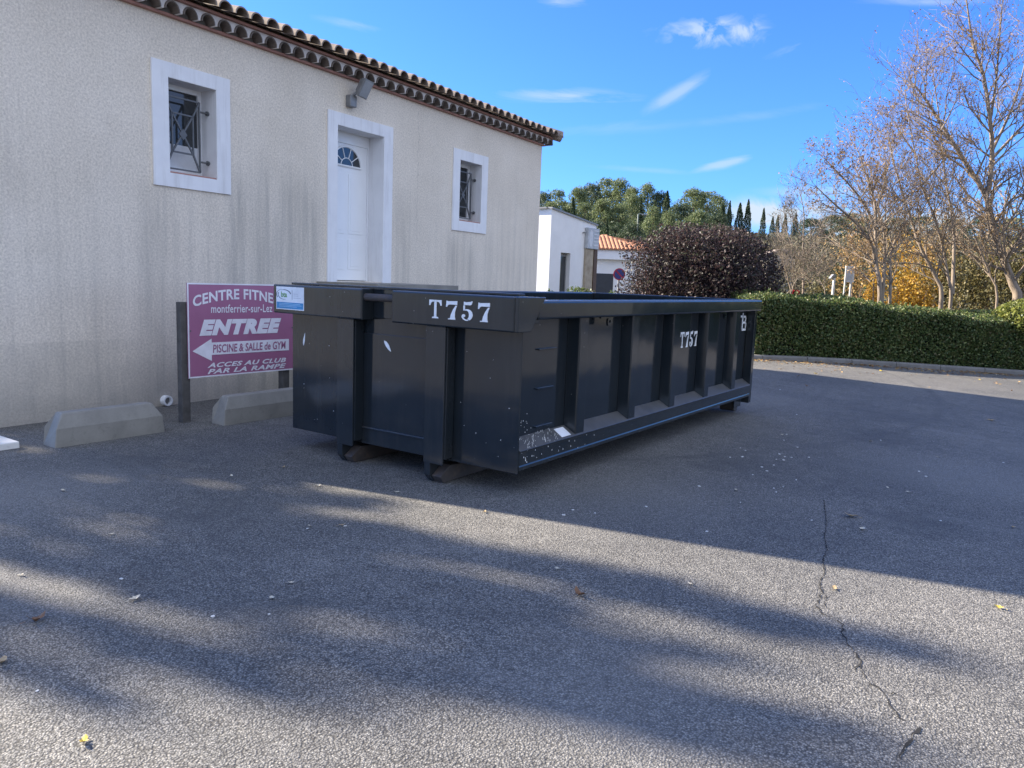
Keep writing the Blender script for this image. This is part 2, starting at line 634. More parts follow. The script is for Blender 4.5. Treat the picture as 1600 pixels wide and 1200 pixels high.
def mat_tile(name, c0, c1, scale=5):
    m, t, b = new_mat(name)
    co = objco(t)
    c = ramp(t, noise(t, co, scale, 6, .65), [(.3, c0), (.7, c1)])
    c = mixc(t, mth(t, 'MULTIPLY', ramp(t, noise(t, co, 26, 5, .7), [(.5, (0, 0, 0)), (.75, (1, 1, 1))]), .4), c, (.12, .115, .10))
    L(t, c, b.inputs['Base Color'])
    b.inputs['Roughness'].default_value = .85
    bump(t, b, noise(t, co, 50, 4), .3, .005)
    return m


def mat_white_trim():
    m, t, b = new_mat('white_masonry_paint')
    co = objco(t)
    c = ramp(t, noise(t, co, 2.2, 6, .6), [(.3, (.70, .70, .71)), (.7, (.80, .80, .80))])
    g = noise(t, objco(t, (4, 4, .4)), 2.0, 6, .7)
    c = mixc(t, mth(t, 'MULTIPLY', ramp(t, g, [(.5, (0, 0, 0)), (.75, (1, 1, 1))]), .5), c, (.42, .40, .37))
    L(t, c, b.inputs['Base Color'])
    b.inputs['Roughness'].default_value = .75
    bump(t, b, noise(t, co, 40, 4), .15, .004)
    return m


def mat_concrete(name, a, bcol):
    m, t, b = new_mat(name)
    co = objco(t)
    c = ramp(t, noise(t, co, 4, 7, .68), [(.3, a), (.7, bcol)])
    c = mixc(t, mth(t, 'MULTIPLY', ramp(t, noise(t, co, 16, 6, .7), [(.55, (0, 0, 0)), (.7, (1, 1, 1))]), .4), c, tuple(x * .45 for x in a))
    L(t, c, b.inputs['Base Color'])
    b.inputs['Roughness'].default_value = .9
    bump(t, b, noise(t, co, 55, 5, .7), .5, .006)
    return m


def mat_glass():
    m, t, b = new_mat('dark_window_glass')
    setc(b, (.03, .035, .04), .06, .6)
    co = objco(t)
    L(t, mth(t, 'ADD', mth(t, 'MULTIPLY', noise(t, co, 3, 3), .08), .02), b.inputs['Roughness'])
    return m


def mat_bark(name, a, bcol):
    m, t, b = new_mat(name)
    co = objco(t, (1, 1, .35))
    L(t, ramp(t, noise(t, co, 14, 6, .7), [(.3, a), (.7, bcol)]), b.inputs['Base Color'])
    b.inputs['Roughness'].default_value = .9
    bump(t, b, noise(t, co, 40, 4), .5, .01)
    return m


def mat_rust():
    m, t, b = new_mat('worn_steel')
    co = objco(t)
    c = ramp(t, noise(t, co, 8, 7, .7), [(.3, (.030, .029, .030)), (.55, (.058, .046, .040)), (.78, (.11, .078, .056))])
    L(t, c, b.inputs['Base Color'])
    b.inputs['Roughness'].default_value = .7
    bump(t, b, noise(t, co, 60, 5), .4, .004)
    return m


def mat_soil(name, a, bcol, sc_=3.0):
    m, t, b = new_mat(name)
    co = objco(t)
    c = ramp(t, noise(t, co, sc_, 8, .7), [(.3, a), (.7, bcol)])
    L(t, c, b.inputs['Base Color'])
    b.inputs['Roughness'].default_value = .95
    bump(t, b, noise(t, co, sc_ * 12, 6, .7), .7, .03)
    return m


ASPHALT = mat_asphalt()
STUCCO = mat_stucco()
PAINT = mat_paint()
TRIM = mat_white_trim()
GLASS = mat_glass()
RUST = mat_rust()
TILE = mat_tile('weathered_roof_tile', (.17, .135, .11), (.31, .245, .195))
TILE_OR = mat_tile('orange_roof_tile', (.30, .12, .06), (.46, .21, .105))
BAND = mat_tile('terracotta_band', (.30, .15, .12), (.42, .22, .18))
CONC = mat_concrete('old_concrete', (.19, .18, .16), (.30, .285, .25))
KERBM = mat_concrete('kerb_concrete', (.13, .123, .112), (.22, .208, .19))
SLABM = mat_concrete('pale_paving', (.58, .57, .54), (.72, .70, .66))
WHITE = plain('white_wall_paint', (.72, .72, .72), .8, .3, vary=.05, scale=1.5, bmp=.2)
PVC = plain('white_door_plastic', (.78, .79, .80), .35, .5, vary=.03, scale=2)
IRON = plain('grey_iron', (.10, .105, .11), .5, .5, vary=.2, scale=20)
LETTER = plain('white_stencil_paint', (.78, .78, .76), .6, .4, vary=.08, scale=30)
GREYMET = plain('grey_cast_metal', (.20, .205, .21), .5, .5, vary=.15, scale=14)
MAUVE = plain('faded_magenta_panel', (.345, .135, .23), .42, .5, vary=.07, scale=2.5)
WOODD = plain('dark_weathered_timber', (.085, .08, .075), .85, .3, vary=.3, scale=9, bmp=.5)
BARK1 = mat_bark('pale_bark', (.14, .108, .08), (.27, .215, .16))
BARK2 = mat_bark('pine_bark', (.08, .06, .05), (.16, .12, .10))
SOIL = mat_soil('bed_soil', (.06, .045, .03), (.12, .09, .06))
HILLM = mat_soil('hill_scrub_soil', (.05, .055, .03), (.13, .115, .065), .25)

# ------------------------------------------------------------------ ground
def build_ground():
    # car park sheet, finer where it slopes, ends at the kerb line
    xs = np.concatenate([np.linspace(-26, -6, 12), np.linspace(-5.2, 12, 36), np.linspace(14, 40, 10)])
    K0, K1 = gp(1190, 562), gp(1600, 586)
    kd = (K1 - K0)
    vs, fs = [], []
    ts = np.concatenate([np.linspace(-30, -6, 8), np.linspace(-5, 0, 12), np.linspace(.5, 1, 1)])
    rows = 60
    for x in xs:
        yk = K0.y + (x - K0.x) * kd.y / kd.x
        for j in range(rows):
            tt = j / (rows - 1)
            y = -30 + (yk + 30) * (1 - (1 - tt) ** 1.6)
            vs.append((x, y, gz(x, y)))
    n = rows
    for i in range(len(xs) - 1):
        for j in range(n - 1):
            fs.append((i * n + j, (i + 1) * n + j, (i + 1) * n + j + 1, i * n + j + 1))
    b = MB()
    b.add(vs, fs)
    o = b.build('asphalt_car_park', ASPHALT, fix=False, smooth=True)
    props(o, kind='structure')
    # earth sheet out to the horizon
    b = MB()
    b.add([(-900, -900, -.32), (900, -900, -.32), (900, 900, -.32), (-900, 900, -.32)], [(0, 1, 2, 3)])
    props(b.build('ground', HILLM, fix=False), kind='structure')
    # planting bed behind the kerb
    nrm = Vector((-kd.y, kd.x, 0)).normalized()
    dr = kd.normalized()
    b = MB()
    A, B = K0 - dr * 22, K0 + dr * 40
    A.z = B.z = 0
    vs = []
    for k in range(41):
        p = A.lerp(B, k / 40)
        z = gz(p.x, p.y) + .07
        for w_ in (.02, 2.8):
            q = p + nrm * w_
            vs.append((q.x, q.y, z))
    b.add(vs, [(2 * i, 2 * i + 2, 2 * i + 3, 2 * i + 1) for i in range(40)])
    props(b.build('planting_bed', SOIL, fix=False), kind='structure')
    # kerb: row of stones
    b = MB()
    for k in range(-14, 26):
        p0 = K0 + dr * (k * 1.0 + .006)
        p1 = K0 + dr * (k * 1.0 + .994)
        z0 = gz(p0.x, p0.y)
        z1 = gz(p1.x, p1.y)
        prof = [(-.06, -.1), (-.06, .07), (-.045, .10), (.06, .105), (.06, -.1)]
        b.add([Vector((p.x, p.y, z)) + nrm * a + Vector((0, 0, c)) for p, z in ((p0, z0), (p1, z1)) for a, c in prof],
              [(0, 1, 2, 3, 4), (9, 8, 7, 6, 5)] + [(i, (i + 1) % 5, 5 + (i + 1) % 5, 5 + i) for i in range(5)])
    o = b.build('kerb', KERBM)
    props(o, kind='structure')
    return K0, dr, nrm


K0, KD, KN = build_ground()


def crack(pts, w, seed, name='asphalt_crack'):
    r = random.Random(seed)
    P = []
    for (a, c) in zip(pts[:-1], pts[1:]):
        a, c = gp(*a), gp(*c)
        m = max(2, int((c - a).length / .018))
        for k in range(m):
            p = a.lerp(c, k / m)
            P.append(p + Vector((r.uniform(-.006, .006), r.uniform(-.005, .005), 0)))
    b = MB()
    vs = []
    for i, p in enumerate(P):
        d = (P[min(i + 1, len(P) - 1)] - P[max(0, i - 1)]).normalized()
        s = Vector((-d.y, d.x, 0)) * w * (.12 + .95 * abs(math.sin(i * .7 + r.uniform(-.6, .6)))) * r.choice((.5, .8, 1.1, 1.5)) * .5
        z = gz(p.x, p.y) + .003
        vs += [(p.x - s.x, p.y - s.y, z), (p.x + s.x, p.y + s.y, z)]
    b.add(vs, [(2 * i, 2 * i + 1, 2 * i + 3, 2 * i + 2) for i in range(len(P) - 1)])
    props(b.build(name, plain('crack_dark', (.034, .033, .032), .95, .1), fix=False), kind='structure')


crack([(1287, 780), (1291, 815), (1288, 840), (1293, 858), (1286, 875), (1288, 893), (1280, 915), (1284, 928), (1275, 945), (1283, 958), (1300, 966), (1318, 976), (1316, 990), (1325, 1005), (1333, 1018),
       (1345, 1035), (1347, 1052), (1360, 1070), (1374, 1074), (1385, 1088), (1392, 1105), (1405, 1122), (1422, 1130)], .0065, 1)
crack([(1440, 1138), (1428, 1148), (1415, 1165), (1408, 1176), (1403, 1192)], .010, 3)
crack([(1284, 928), (1291, 934), (1288, 945), (1296, 952)], .005, 5)
crack([(1385, 1088), (1398, 1084), (1410, 1090)], .005, 6)
crack([(1345, 1035), (1338, 1044), (1340, 1056)], .005, 7)


# ------------------------------------------------------------------ main building
WX, PSI = -5.0562, 0.060954
S0, S1 = -1.50, 8.83
ZE = 4.222
RX = -4.2           # ridge, local x


def build_house():
    R = thing('rendered_building', 'long beige roughcast building with clay tiled eaves, white trim and a raised white door', 'building',
              (WX, 0, 0), PSI)
    holes = [(.48, 1.10, 2.59, 3.60), (3.07, 4.04, 1.45, 3.58), (6.0, 6.67, 2.53, 3.545)]
    b = MB()
    ss = sorted({S0, S1, *[h[0] for h in holes], *[h[1] for h in holes]})
    zs = sorted({-.1, ZE, *[h[2] for h in holes], *[h[3] for h in holes]})
    for s0, s1 in zip(ss[:-1], ss[1:]):
        for z0, z1 in zip(zs[:-1], zs[1:]):
            if any(h[0] <= s0 + 1e-6 and s1 <= h[1] + 1e-6 and h[2] <= z0 + 1e-6 and z1 <= h[3] + 1e-6 for h in holes):
                continue
            b.add([(0, s0, z0), (0, s1, z0), (0, s1, z1), (0, s0, z1)], [(0, 1, 2, 3)])
    for (s0, s1, z0, z1) in holes:
        d = -.36
        b.add([(0, s0, z0), (0, s1, z0), (0, s1, z1), (0, s0, z1), (d, s0, z0), (d, s1, z0), (d, s1, z1), (d, s0, z1)],
              [(0, 4, 5, 1), (1, 5, 6, 2), (2, 6, 7, 3), (3, 7, 4, 0), (4, 7, 6, 5)])
    zr = ZE + .16 + .3 * -RX
    for s, flip in ((S0, 0), (S1, 1)):
        poly = [(0, s, -.1), (0, s, ZE), (2 * RX, s, ZE), (2 * RX, s, -.1)]
        b.add(poly, [(0, 1, 2, 3) if not flip else (3, 2, 1, 0)])
    b.add([(2 * RX, S0, -.1), (2 * RX, S1, -.1), (2 * RX, S1, ZE), (2 * RX, S0, ZE)], [(3, 2, 1, 0)])
    wall = b.build('wall', STUCCO, R, w=False, fix=False)

    # --- genoise eaves
    b = MB()
    b.box(-.02, .055, S0 - .03, S1 + .05, ZE, ZE + .028)
    b.box(-.02, .20, S0 - .03, S1 + .17, ZE + .142, ZE + .170)
    b.build('eaves_band', BAND, R, w=False, bevel=.004)
    b = MB()
    pit = .222
    ra, ri = .092, .076
    n = int((S1 - S0 + .16) / pit)
    for i in range(n + 1):
        c = S1 + .06 - i * pit
        if c < S0 - .06:
            continue
        # mortar filling between this arch and the next, flush near the tile ends
        arc = [(c - ra * math.cos(a), ZE + .03 + (ra + .012) * math.sin(a)) for a in np.linspace(0, math.pi / 2, 7)]
        poly = [(c - pit / 2, ZE + .029), (c - ra, ZE + .03)] + arc[1:] + [(c, ZE + .141), (c - pit / 2, ZE + .141)]
        b.prism(poly, lambda a, z, x: (x, a, z), -.02, .148)
        arc = [(c + ra * math.cos(a), ZE + .03 + (ra + .012) * math.sin(a)) for a in np.linspace(0, math.pi / 2, 7)]
        poly = [(c + pit / 2, ZE + .029), (c + ra, ZE + .03)] + arc[1:] + [(c, ZE + .141), (c + pit / 2, ZE + .141)]
        b.prism(poly, lambda a, z, x: (x, a, z), -.02, .148)
    b.build('eaves_mortar', plain('lime_mortar', (.64, .60, .57), .9, .2, vary=.15, scale=10, bmp=.4), R, w=False)
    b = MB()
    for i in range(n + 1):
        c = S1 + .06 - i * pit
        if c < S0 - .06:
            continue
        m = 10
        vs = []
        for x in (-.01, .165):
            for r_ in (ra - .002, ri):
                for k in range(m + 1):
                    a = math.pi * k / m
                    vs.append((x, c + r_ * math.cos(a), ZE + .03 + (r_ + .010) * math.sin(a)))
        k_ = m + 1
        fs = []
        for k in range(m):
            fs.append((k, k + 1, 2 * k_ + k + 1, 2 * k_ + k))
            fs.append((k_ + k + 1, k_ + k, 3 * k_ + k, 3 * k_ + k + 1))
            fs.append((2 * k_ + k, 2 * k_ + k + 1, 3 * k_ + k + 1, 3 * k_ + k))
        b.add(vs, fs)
    b.build('eaves_tile', mat_tile('dark_eaves_tile', (.10, .085, .075), (.18, .145, .12)), R, w=False)  # arch tiles take a darker tone than the roof tiles
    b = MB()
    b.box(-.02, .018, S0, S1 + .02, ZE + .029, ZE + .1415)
    b.build('eaves_back', plain('dark_backing', (.16, .15, .14), .9, .2), R, w=False)  # dark strip set behind the arches to darken their insides

    # --- roof: rows of canal tiles, cover tiles stepped along the slope
    sl = .30
    rng = random.Random(5)
    b = MB()
    for i in range(n + 3):
        c = S1 + .16 - i * pit
        if c < S0 + .05:
            continue
        for (side) in (0, 1):
            rows = 11 if side == 0 else 3
            for j in range(rows):
                t0 = j * .42
                t1 = t0 + .47
                x0, x1 = .335 - t0, .335 - t1
                lim = max(RX, -min(S1 + .2 - c, c - S0 + .2) + .25)
                if x0 <= lim + .02:
                    continue
                if x1 < lim:
                    x1 = lim
                z0 = ZE + .178 + (t0) * sl + .012
                z1 = ZE + .178 + (.335 - x1) * sl
                if side == 1:
                    x0, x1 = 2 * RX - x0, 2 * RX - x1
                ox = rng.uniform(-.012, .012)
                oc = rng.uniform(-.006, .006)
                m = 8
                vs = []
                for (x, z, rr) in ((x0 + ox, z0, .098), (x1, z1, .082)):
                    for r_ in (rr, rr - .016):
                        for k in range(m + 1):
                            a = math.pi * k / m
                            vs.append((x, c + oc + r_ * math.cos(a), z + r_ * math.sin(a) - .008))
                k_ = m + 1
                fs = []
                for k in range(m):
                    fs.append((k, k + 1, 2 * k_ + k + 1, 2 * k_ + k))
                    fs.append((k_ + k + 1, k_ + k, 3 * k_ + k, 3 * k_ + k + 1))
                    fs.append((k, k_ + k, k_ + k + 1, k + 1))
                fs.append((0, 2 * k_, 3 * k_, k_))
                fs.append((m, k_ + m, 3 * k_ + m, 2 * k_ + m))
                b.add(vs, fs)
    cover = b
    # channel sheet underneath
    b = MB()
    A = [(.30, S0 - .04, ZE + .172), (.30, S1 + .24, ZE + .172), (2 * RX - .3, S1 + .04, ZE + .172), (2 * RX - .3, S0 - .04, ZE + .172)]
    hz_ = ZE + .172 + sl * (.30 - RX)
    A += [(RX, S0 - .04 + .30 - RX, hz_), (RX, S1 + .1 - .30 + RX, hz_)]
    b.add(A, [(0, 1, 5, 4), (1, 2, 5), (2, 3, 4, 5), (3, 0, 4)])
    roof = b.build('roof', TILE, R, w=False, fix=False)
    cover.build('cover_tile', TILE, roof, w=False)
    b = MB()
    for p, q in ((4, 5), (4, 0), (4, 3), (5, 1), (5, 2)):
        b.tube([Vector(A[p]) + Vector((0, 0, .03)), Vector(A[q]) + Vector((0, 0, .03))], .11, 8)
    b.build('ridge_tile', TILE, roof, w=False)

    # --- surrounds
    def surround(out, hole, name, parent, door=False):
        s0, s1, z0, z1 = out
        h0, h1, g0, g1 = hole
        t = .022
        b = MB()
        b.box(-.015, t, s0, h0, z0, z1)
        b.box(-.015, t, h1, s1, z0, z1)
        b.box(-.015, t - .0005, h0, h1, g1, z1)
        if not door:
            b.box(-.015, t - .0005, h0, h1, z0, g0)
        # reveal lining a couple of mm inside the opening
        d = -.345
        e = .004
        b.box(d, t - .003, h0 - .012, h0 + e, g0, g1)
        b.box(d, t - .003, h1 - e, h1 + .012, g0, g1)
        b.box(d, t - .003, h0 + e, h1 - e, g1 - e, g1 + .012)
        return b.build(name, TRIM, parent, w=False)

    def window(out, hole, white_part):
        s0, s1, z0, z1 = hole
        b = MB()
        fx0, fx1 = -.30, -.245
        fw = .05
        b.box(fx0, fx1, s0 + .004, s0 + fw, z0 + .045, z1 - .004)
        b.box(fx0, fx1, s1 - fw, s1 - .004, z0 + .045, z1 - .004)
        b.box(fx0, fx1, s0 + fw, s1 - fw, z1 - fw - .01, z1 - .004)
        b.box(fx0, fx1, s0 + fw, s1 - fw, z0 + .045, z0 + .10)
        w_ = b.build('window', PVC, R, w=False, bevel=.004)
        b = MB()
        b.box(-.285, -.272, s0 + fw, s1 - fw, z0 + .10, z1 - fw - .01)
        b.build('pane', GLASS, w_, w=False)
        if white_part:
            b = MB()
            b.box(-.270, -.266, s0 + fw, s1 - fw, z0 + .10, z0 + .36)
            b.build('frosted_film', plain('frosted_white', (.55, .57, .60), .5, .4), w_, w=False)
        surround(out, hole, 'surround', w_)
        b = MB()
        b.box(-.36, .012, s0 + .006, s1 - .006, z0 - .012, z0 + .018)
        b.build('sill', BAND, w_, w=False, bevel=.004)
        # wrought iron grille standing in the reveal
        b = MB()
        gx = -.125
        a0, a1, c0, c1 = s0 + .05, s1 - .125, z0 + .07, z1 - .16
        r_ = .011
        bars = [((a0, c0), (a1, c0)), ((a0, c1), (a1, c1)), ((a0, c0), (a0, c1)), ((a1, c0), (a1, c1)),
                ]
        cy, cz = (a0 + a1) / 2, (c0 + c1) / 2
        iw = (a1 - a0) * .30
        for pz in (c0 + (c1 - c0) * .24, c1 - (c1 - c0) * .22):
            bars.append(((cy - iw, pz), (cy + iw, pz)))
        zl, zh = c0 + (c1 - c0) * .24, c1 - (c1 - c0) * .22
        for sg in (-1, 1):
            bars.append(((cy + sg * iw, zl), (cy + sg * iw, zh)))
            bars.append(((cy + sg * (a1 - a0) / 2, c0), (cy + sg * iw, zl)))
            bars.append(((cy + sg * (a1 - a0) / 2, c1), (cy + sg * iw, zh)))
            bars.append(((cy - sg * iw, zl), (cy + sg * iw, zh)))
        for (p, q) in bars:
            b.bar((gx, p[0], p[1]), (gx, q[0], q[1]), .018, .018, up=(1, 0, 0))
        dm = .052
        b.prism([(cy - dm, cz), (cy, cz - dm * 1.2), (cy + dm, cz), (cy, cz + dm * 1.2)], lambda a, z, x: (x, a, z), gx - .006, gx + .014)
        for pz in (c0 + .12, c1 - .10):
            b.tube([(gx, a1, pz), (gx, s1 - .002, pz)], .011, 8)
            b.tube([(gx, s1 - .03, pz), (gx, s1 - .006, pz)], .026, 10)
        b.build('grille', IRON, w_, w=False)
        return w_

    window((.286, 1.289, 2.44, 3.755), holes[0], True)
    window((5.80, 6.86, 2.36, 3.71), holes[2], False)

    # --- door
    s0, s1, z0, z1 = holes[1]
    b = MB()
    fx0, fx1 = -.33, -.275
    b.box(fx0, fx1, s0 + .004, s0 + .06, z0, z1 - .004)
    b.box(fx0, fx1, s1 - .03, s1 - .004, z0, z1 - .004)
    b.box(fx0, fx1, s0 + .06, s1 - .03, z1 - .16, z1 - .004)
    frame = b
    d0, d1 = s0 + .062, s1 - .032
    b = MB()
    b.box(-.335, -.29, d0, d1, z0 + .012, z1 - .162)
    door = b.build('door', PVC, R, w=False)
    frame.build('door_frame', PVC, door, w=False, bevel=.004)
    surround((2.885, 4.237, 1.40, 3.746), holes[1], 'surround', door, True)
    # raised panels, two columns
    mid = (d0 + d1) / 2
    b = MB()
    for (a, c) in ((d0 + .10, mid - .045), (mid + .045, d1 - .10)):
        for (p, q) in ((1.62, 2.06), (2.14, 3.0)):
            for k, (ins, x1) in enumerate(((0, -.284), (.022, -.288), (.045, -.281))):
                b.box(-.292, x1, a + ins, c - ins, p + ins, q - ins)
    b.build('door_panel', PVC, door, w=False, bevel=.006)
    # half-moon light
    cy, cz, rr = mid, 3.105, .30
    ang = np.linspace(0, math.pi, 25)
    b = MB()
    b.prism([(cy + rr * math.cos(a), cz + rr * .92 * math.sin(a)) for a in ang], lambda a, z, x: (x, a, z), -.292, -.284)
    fl = b.build('fanlight', GLASS, door, w=False)
    b = MB()
    b.tube([(-.282, cy + rr * math.cos(a), cz + rr * .92 * math.sin(a)) for a in ang], .016, 6)
    b.tube([(-.282, cy - rr, cz), (-.282, cy + rr, cz)], .016, 6)
    b.tube([(-.282, cy + rr * .4 * math.cos(a), cz + rr * .38 * math.sin(a)) for a in ang], .007, 6)
    for a in np.radians((36, 72, 108, 144)):
        b.tube([(-.282, cy + rr * .4 * math.cos(a), cz + rr * .38 * math.sin(a)), (-.282, cy + rr * math.cos(a), cz + rr * .92 * math.sin(a))], .007, 6)
    b.build('glazing_bar', PVC, door, w=False)
    b = MB()
    b.tube([(-.29, d0 + .055, 2.40), (-.235, d0 + .055, 2.40)], .012, 8)
    b.tube([(-.24, d0 + .055, 2.40), (-.24, d0 + .17, 2.40)], .010, 8)
    b.build('handle', GREYMET, door, w=False)
    # landing below the door, hidden by the skip from here
    L_ = MB()
    L_.box(.0, 1.1, 2.7, 4.5, 1.33, 1.44)
    L_.box(.0, 1.0, 2.8, 4.4, -.05, 1.33)
    for k in range(6):
        L_.box(.0, 1.1, 4.5 + k * .28, 4.78 + k * .28, -.05, 1.22 - k * .2)
    L_.build('landing', CONC, R, w=False)
    # small hole plugs / fixings seen as dark dots
    return R


HOUSE = build_house()
HM = Matrix.Translation((WX, 0, 0)) @ Matrix.Rotation(PSI, 4, 'Z')


def build_floodlight():
    p = HM @ Vector((0, 3.30, 3.9))
    R = thing('floodlight', 'grey floodlight and sensor fixed to the wall above the white door', 'lamp', p, PSI)
    R.scale = (.82, .82, .82)
    b = MB()
    b.box(0, .11, -.075, .085, -.06, .13)
    b.build('junction_box', GREYMET, R, w=False, bevel=.012)
    b = MB()
    b.bar((.055, .0, .10), (.17, .05, .20), .05, .03)
    b.build('bracket', GREYMET, R, w=False)
    # tilted housing: lens faces down and outwards
    rot = Matrix.Rotation(math.radians(28), 3, 'Y') @ Matrix.Rotation(math.radians(-6), 3, 'X')
    c = Vector((.23, .12, .26))
    b = MB()
    w, h, d = .115, .155, .055
    prof = [(-d, 1), (-d * .2, 1.0), (d, .8)]
    vs = []
    for x, k in prof:
        for (sy, sz) in ((-1, -1), (1, -1), (1, 1), (-1, 1)):
            vs.append(c + rot @ Vector((-x, sy * w * k, sz * h * k)))
    fs = [(3, 2, 1, 0), (8, 9, 10, 11)]
    for q in range(2):
        fs += [(q * 4 + i, q * 4 + (i + 1) % 4, q * 4 + 4 + (i + 1) % 4, q * 4 + 4 + i) for i in range(4)]
    b.add(vs, fs)
    hs = b.build('housing', GREYMET, R, w=False, bevel=.008)
    b = MB()
    vs = [c + rot @ Vector((d + .003, sy * w * .86, sz * h * .88)) for (sy, sz) in ((-1, -1), (1, -1), (1, 1), (-1, 1))]
    vs += [v + rot @ Vector((.004, 0, 0)) for v in vs]
    b.add(vs, [(0, 1, 2, 3), (7, 6, 5, 4), (0, 4, 5, 1), (1, 5, 6, 2), (2, 6, 7, 3), (3, 7, 4, 0)])
    b.build('lens', plain('lamp_glass', (.30, .32, .34), .15, .6), hs, w=False)
    b = MB()
    for k in range(7):
        y = -.09 + k * .03
        vs = [c + rot @ Vector((-d * .75 - (.022 if q in (2, 3) else 0), y + (.004 if o else -.004), sz)) for o in (0, 1) for q, sz in enumerate((-.10, .10, .10, -.10))]
        b.add(vs, [(0, 1, 2, 3), (7, 6, 5, 4), (0, 4, 5, 1), (1, 5, 6, 2), (2, 6, 7, 3), (3, 7, 4, 0)])
    b.build('cooling_fin', GREYMET, hs, w=False)


build_floodlight()


def build_vent():
    p = HM @ Vector((0, .36, .065))
    R = thing('drain_pipe', 'white plastic pipe stub sticking out low on the beige wall', 'pipe', p, PSI)
    b = MB()
    vs, fs = [], []
    m = 20
    for (x, r_) in ((0, .058), (.07, .058), (.07, .040), (.01, .040)):
        for k in range(m):
            a = 2 * math.pi * k / m
            vs.append((x, r_ * math.cos(a), r_ * math.sin(a)))
    for q in range(3):
        for k in range(m):
            fs.append((q * m + k, q * m + (k + 1) % m, (q + 1) * m + (k + 1) % m, (q + 1) * m + k))
    b.add(vs, fs)
    b.build('pipe_sleeve', PVC, R, w=False)
    b = MB()
    b.tube([(.005, 0, 0), (.03, 0, 0)], .039, 16)
    b.build('grating', plain('vent_grey', (.22, .22, .22), .7), R, w=False)


build_vent()

# ------------------------------------------------------------------ skip container
W = 2.45
LEN = 5.37


def T757(fn, parent, name='lettering', off=0.0):
    """stencil T 7 5 7; fn(a, b, t) maps letter plane to world; units: letter height 1"""
    b = MB()

    def P(poly, x):
        b.prism([(x + a, c) for a, c in poly], fn, 0, .004)

    def tee(x):
        arm = [(0, 1), (.25, 1), (.25, .90), (.16, .89), (.10, .84), (.05, .70), (0, .70)]
        P(arm, x)
        P([(.66 - a, c) for a, c in arm][::-1], x)
        P([(.27, 1), (.39, 1), (.39, .10), (.48, .07), (.50, 0), (.16, 0), (.18, .07), (.27, .10)], x)

    def seven(x):
        P([(.02, 1), (.10, .97), (.58, 1), (.58, .80), (.18, .80), (.10, .76), (.05, .66), (.0, .66)], x)
        P([(.58, .76), (.50, .76), (.36, .52), (.26, .26), (.22, .06), (.12, .04), (.12, 0), (.50, 0), (.47, .16), (.47, .40), (.52, .6)], x)

    def five(x):
        P([(.10, 1.0), (.20, .97), (.46, 1.0), (.50, 1.04), (.54, 1.02), (.50, .86), (.44, .82), (.10, .82)], x)
        P([(.08, .80), (.16, .80), (.16, .56), (.08, .52)], x)
        cx, cy = .27, .30
        o = [(cx + .29 * math.cos(a), cy + .31 * math.sin(a)) for a in np.radians(np.linspace(118, -62, 16))]
        i = [(cx - .04 + .15 * math.cos(a), cy + .235 * math.sin(a)) for a in np.radians(np.linspace(-62, 118, 16))]
        P((o + i), x)
        o = [(cx + .29 * math.cos(a), cy + .31 * math.sin(a)) for a in np.radians(np.linspace(-74, -165, 9))]
        i = [(cx - .02 + .19 * math.cos(a), cy + .25 * math.sin(a)) for a in np.radians(np.linspace(-155, -74, 8))]
        P((o + i), x)
        P([(cx - .17 + .085 * math.cos(a), .25 + .085 * math.sin(a)) for a in np.linspace(0, 2 * math.pi, 13)[:-1]], x)

    tee(0)
    seven(.90)
    five(1.72)
    seven(2.54)
    return b.build(name, LETTER, parent)


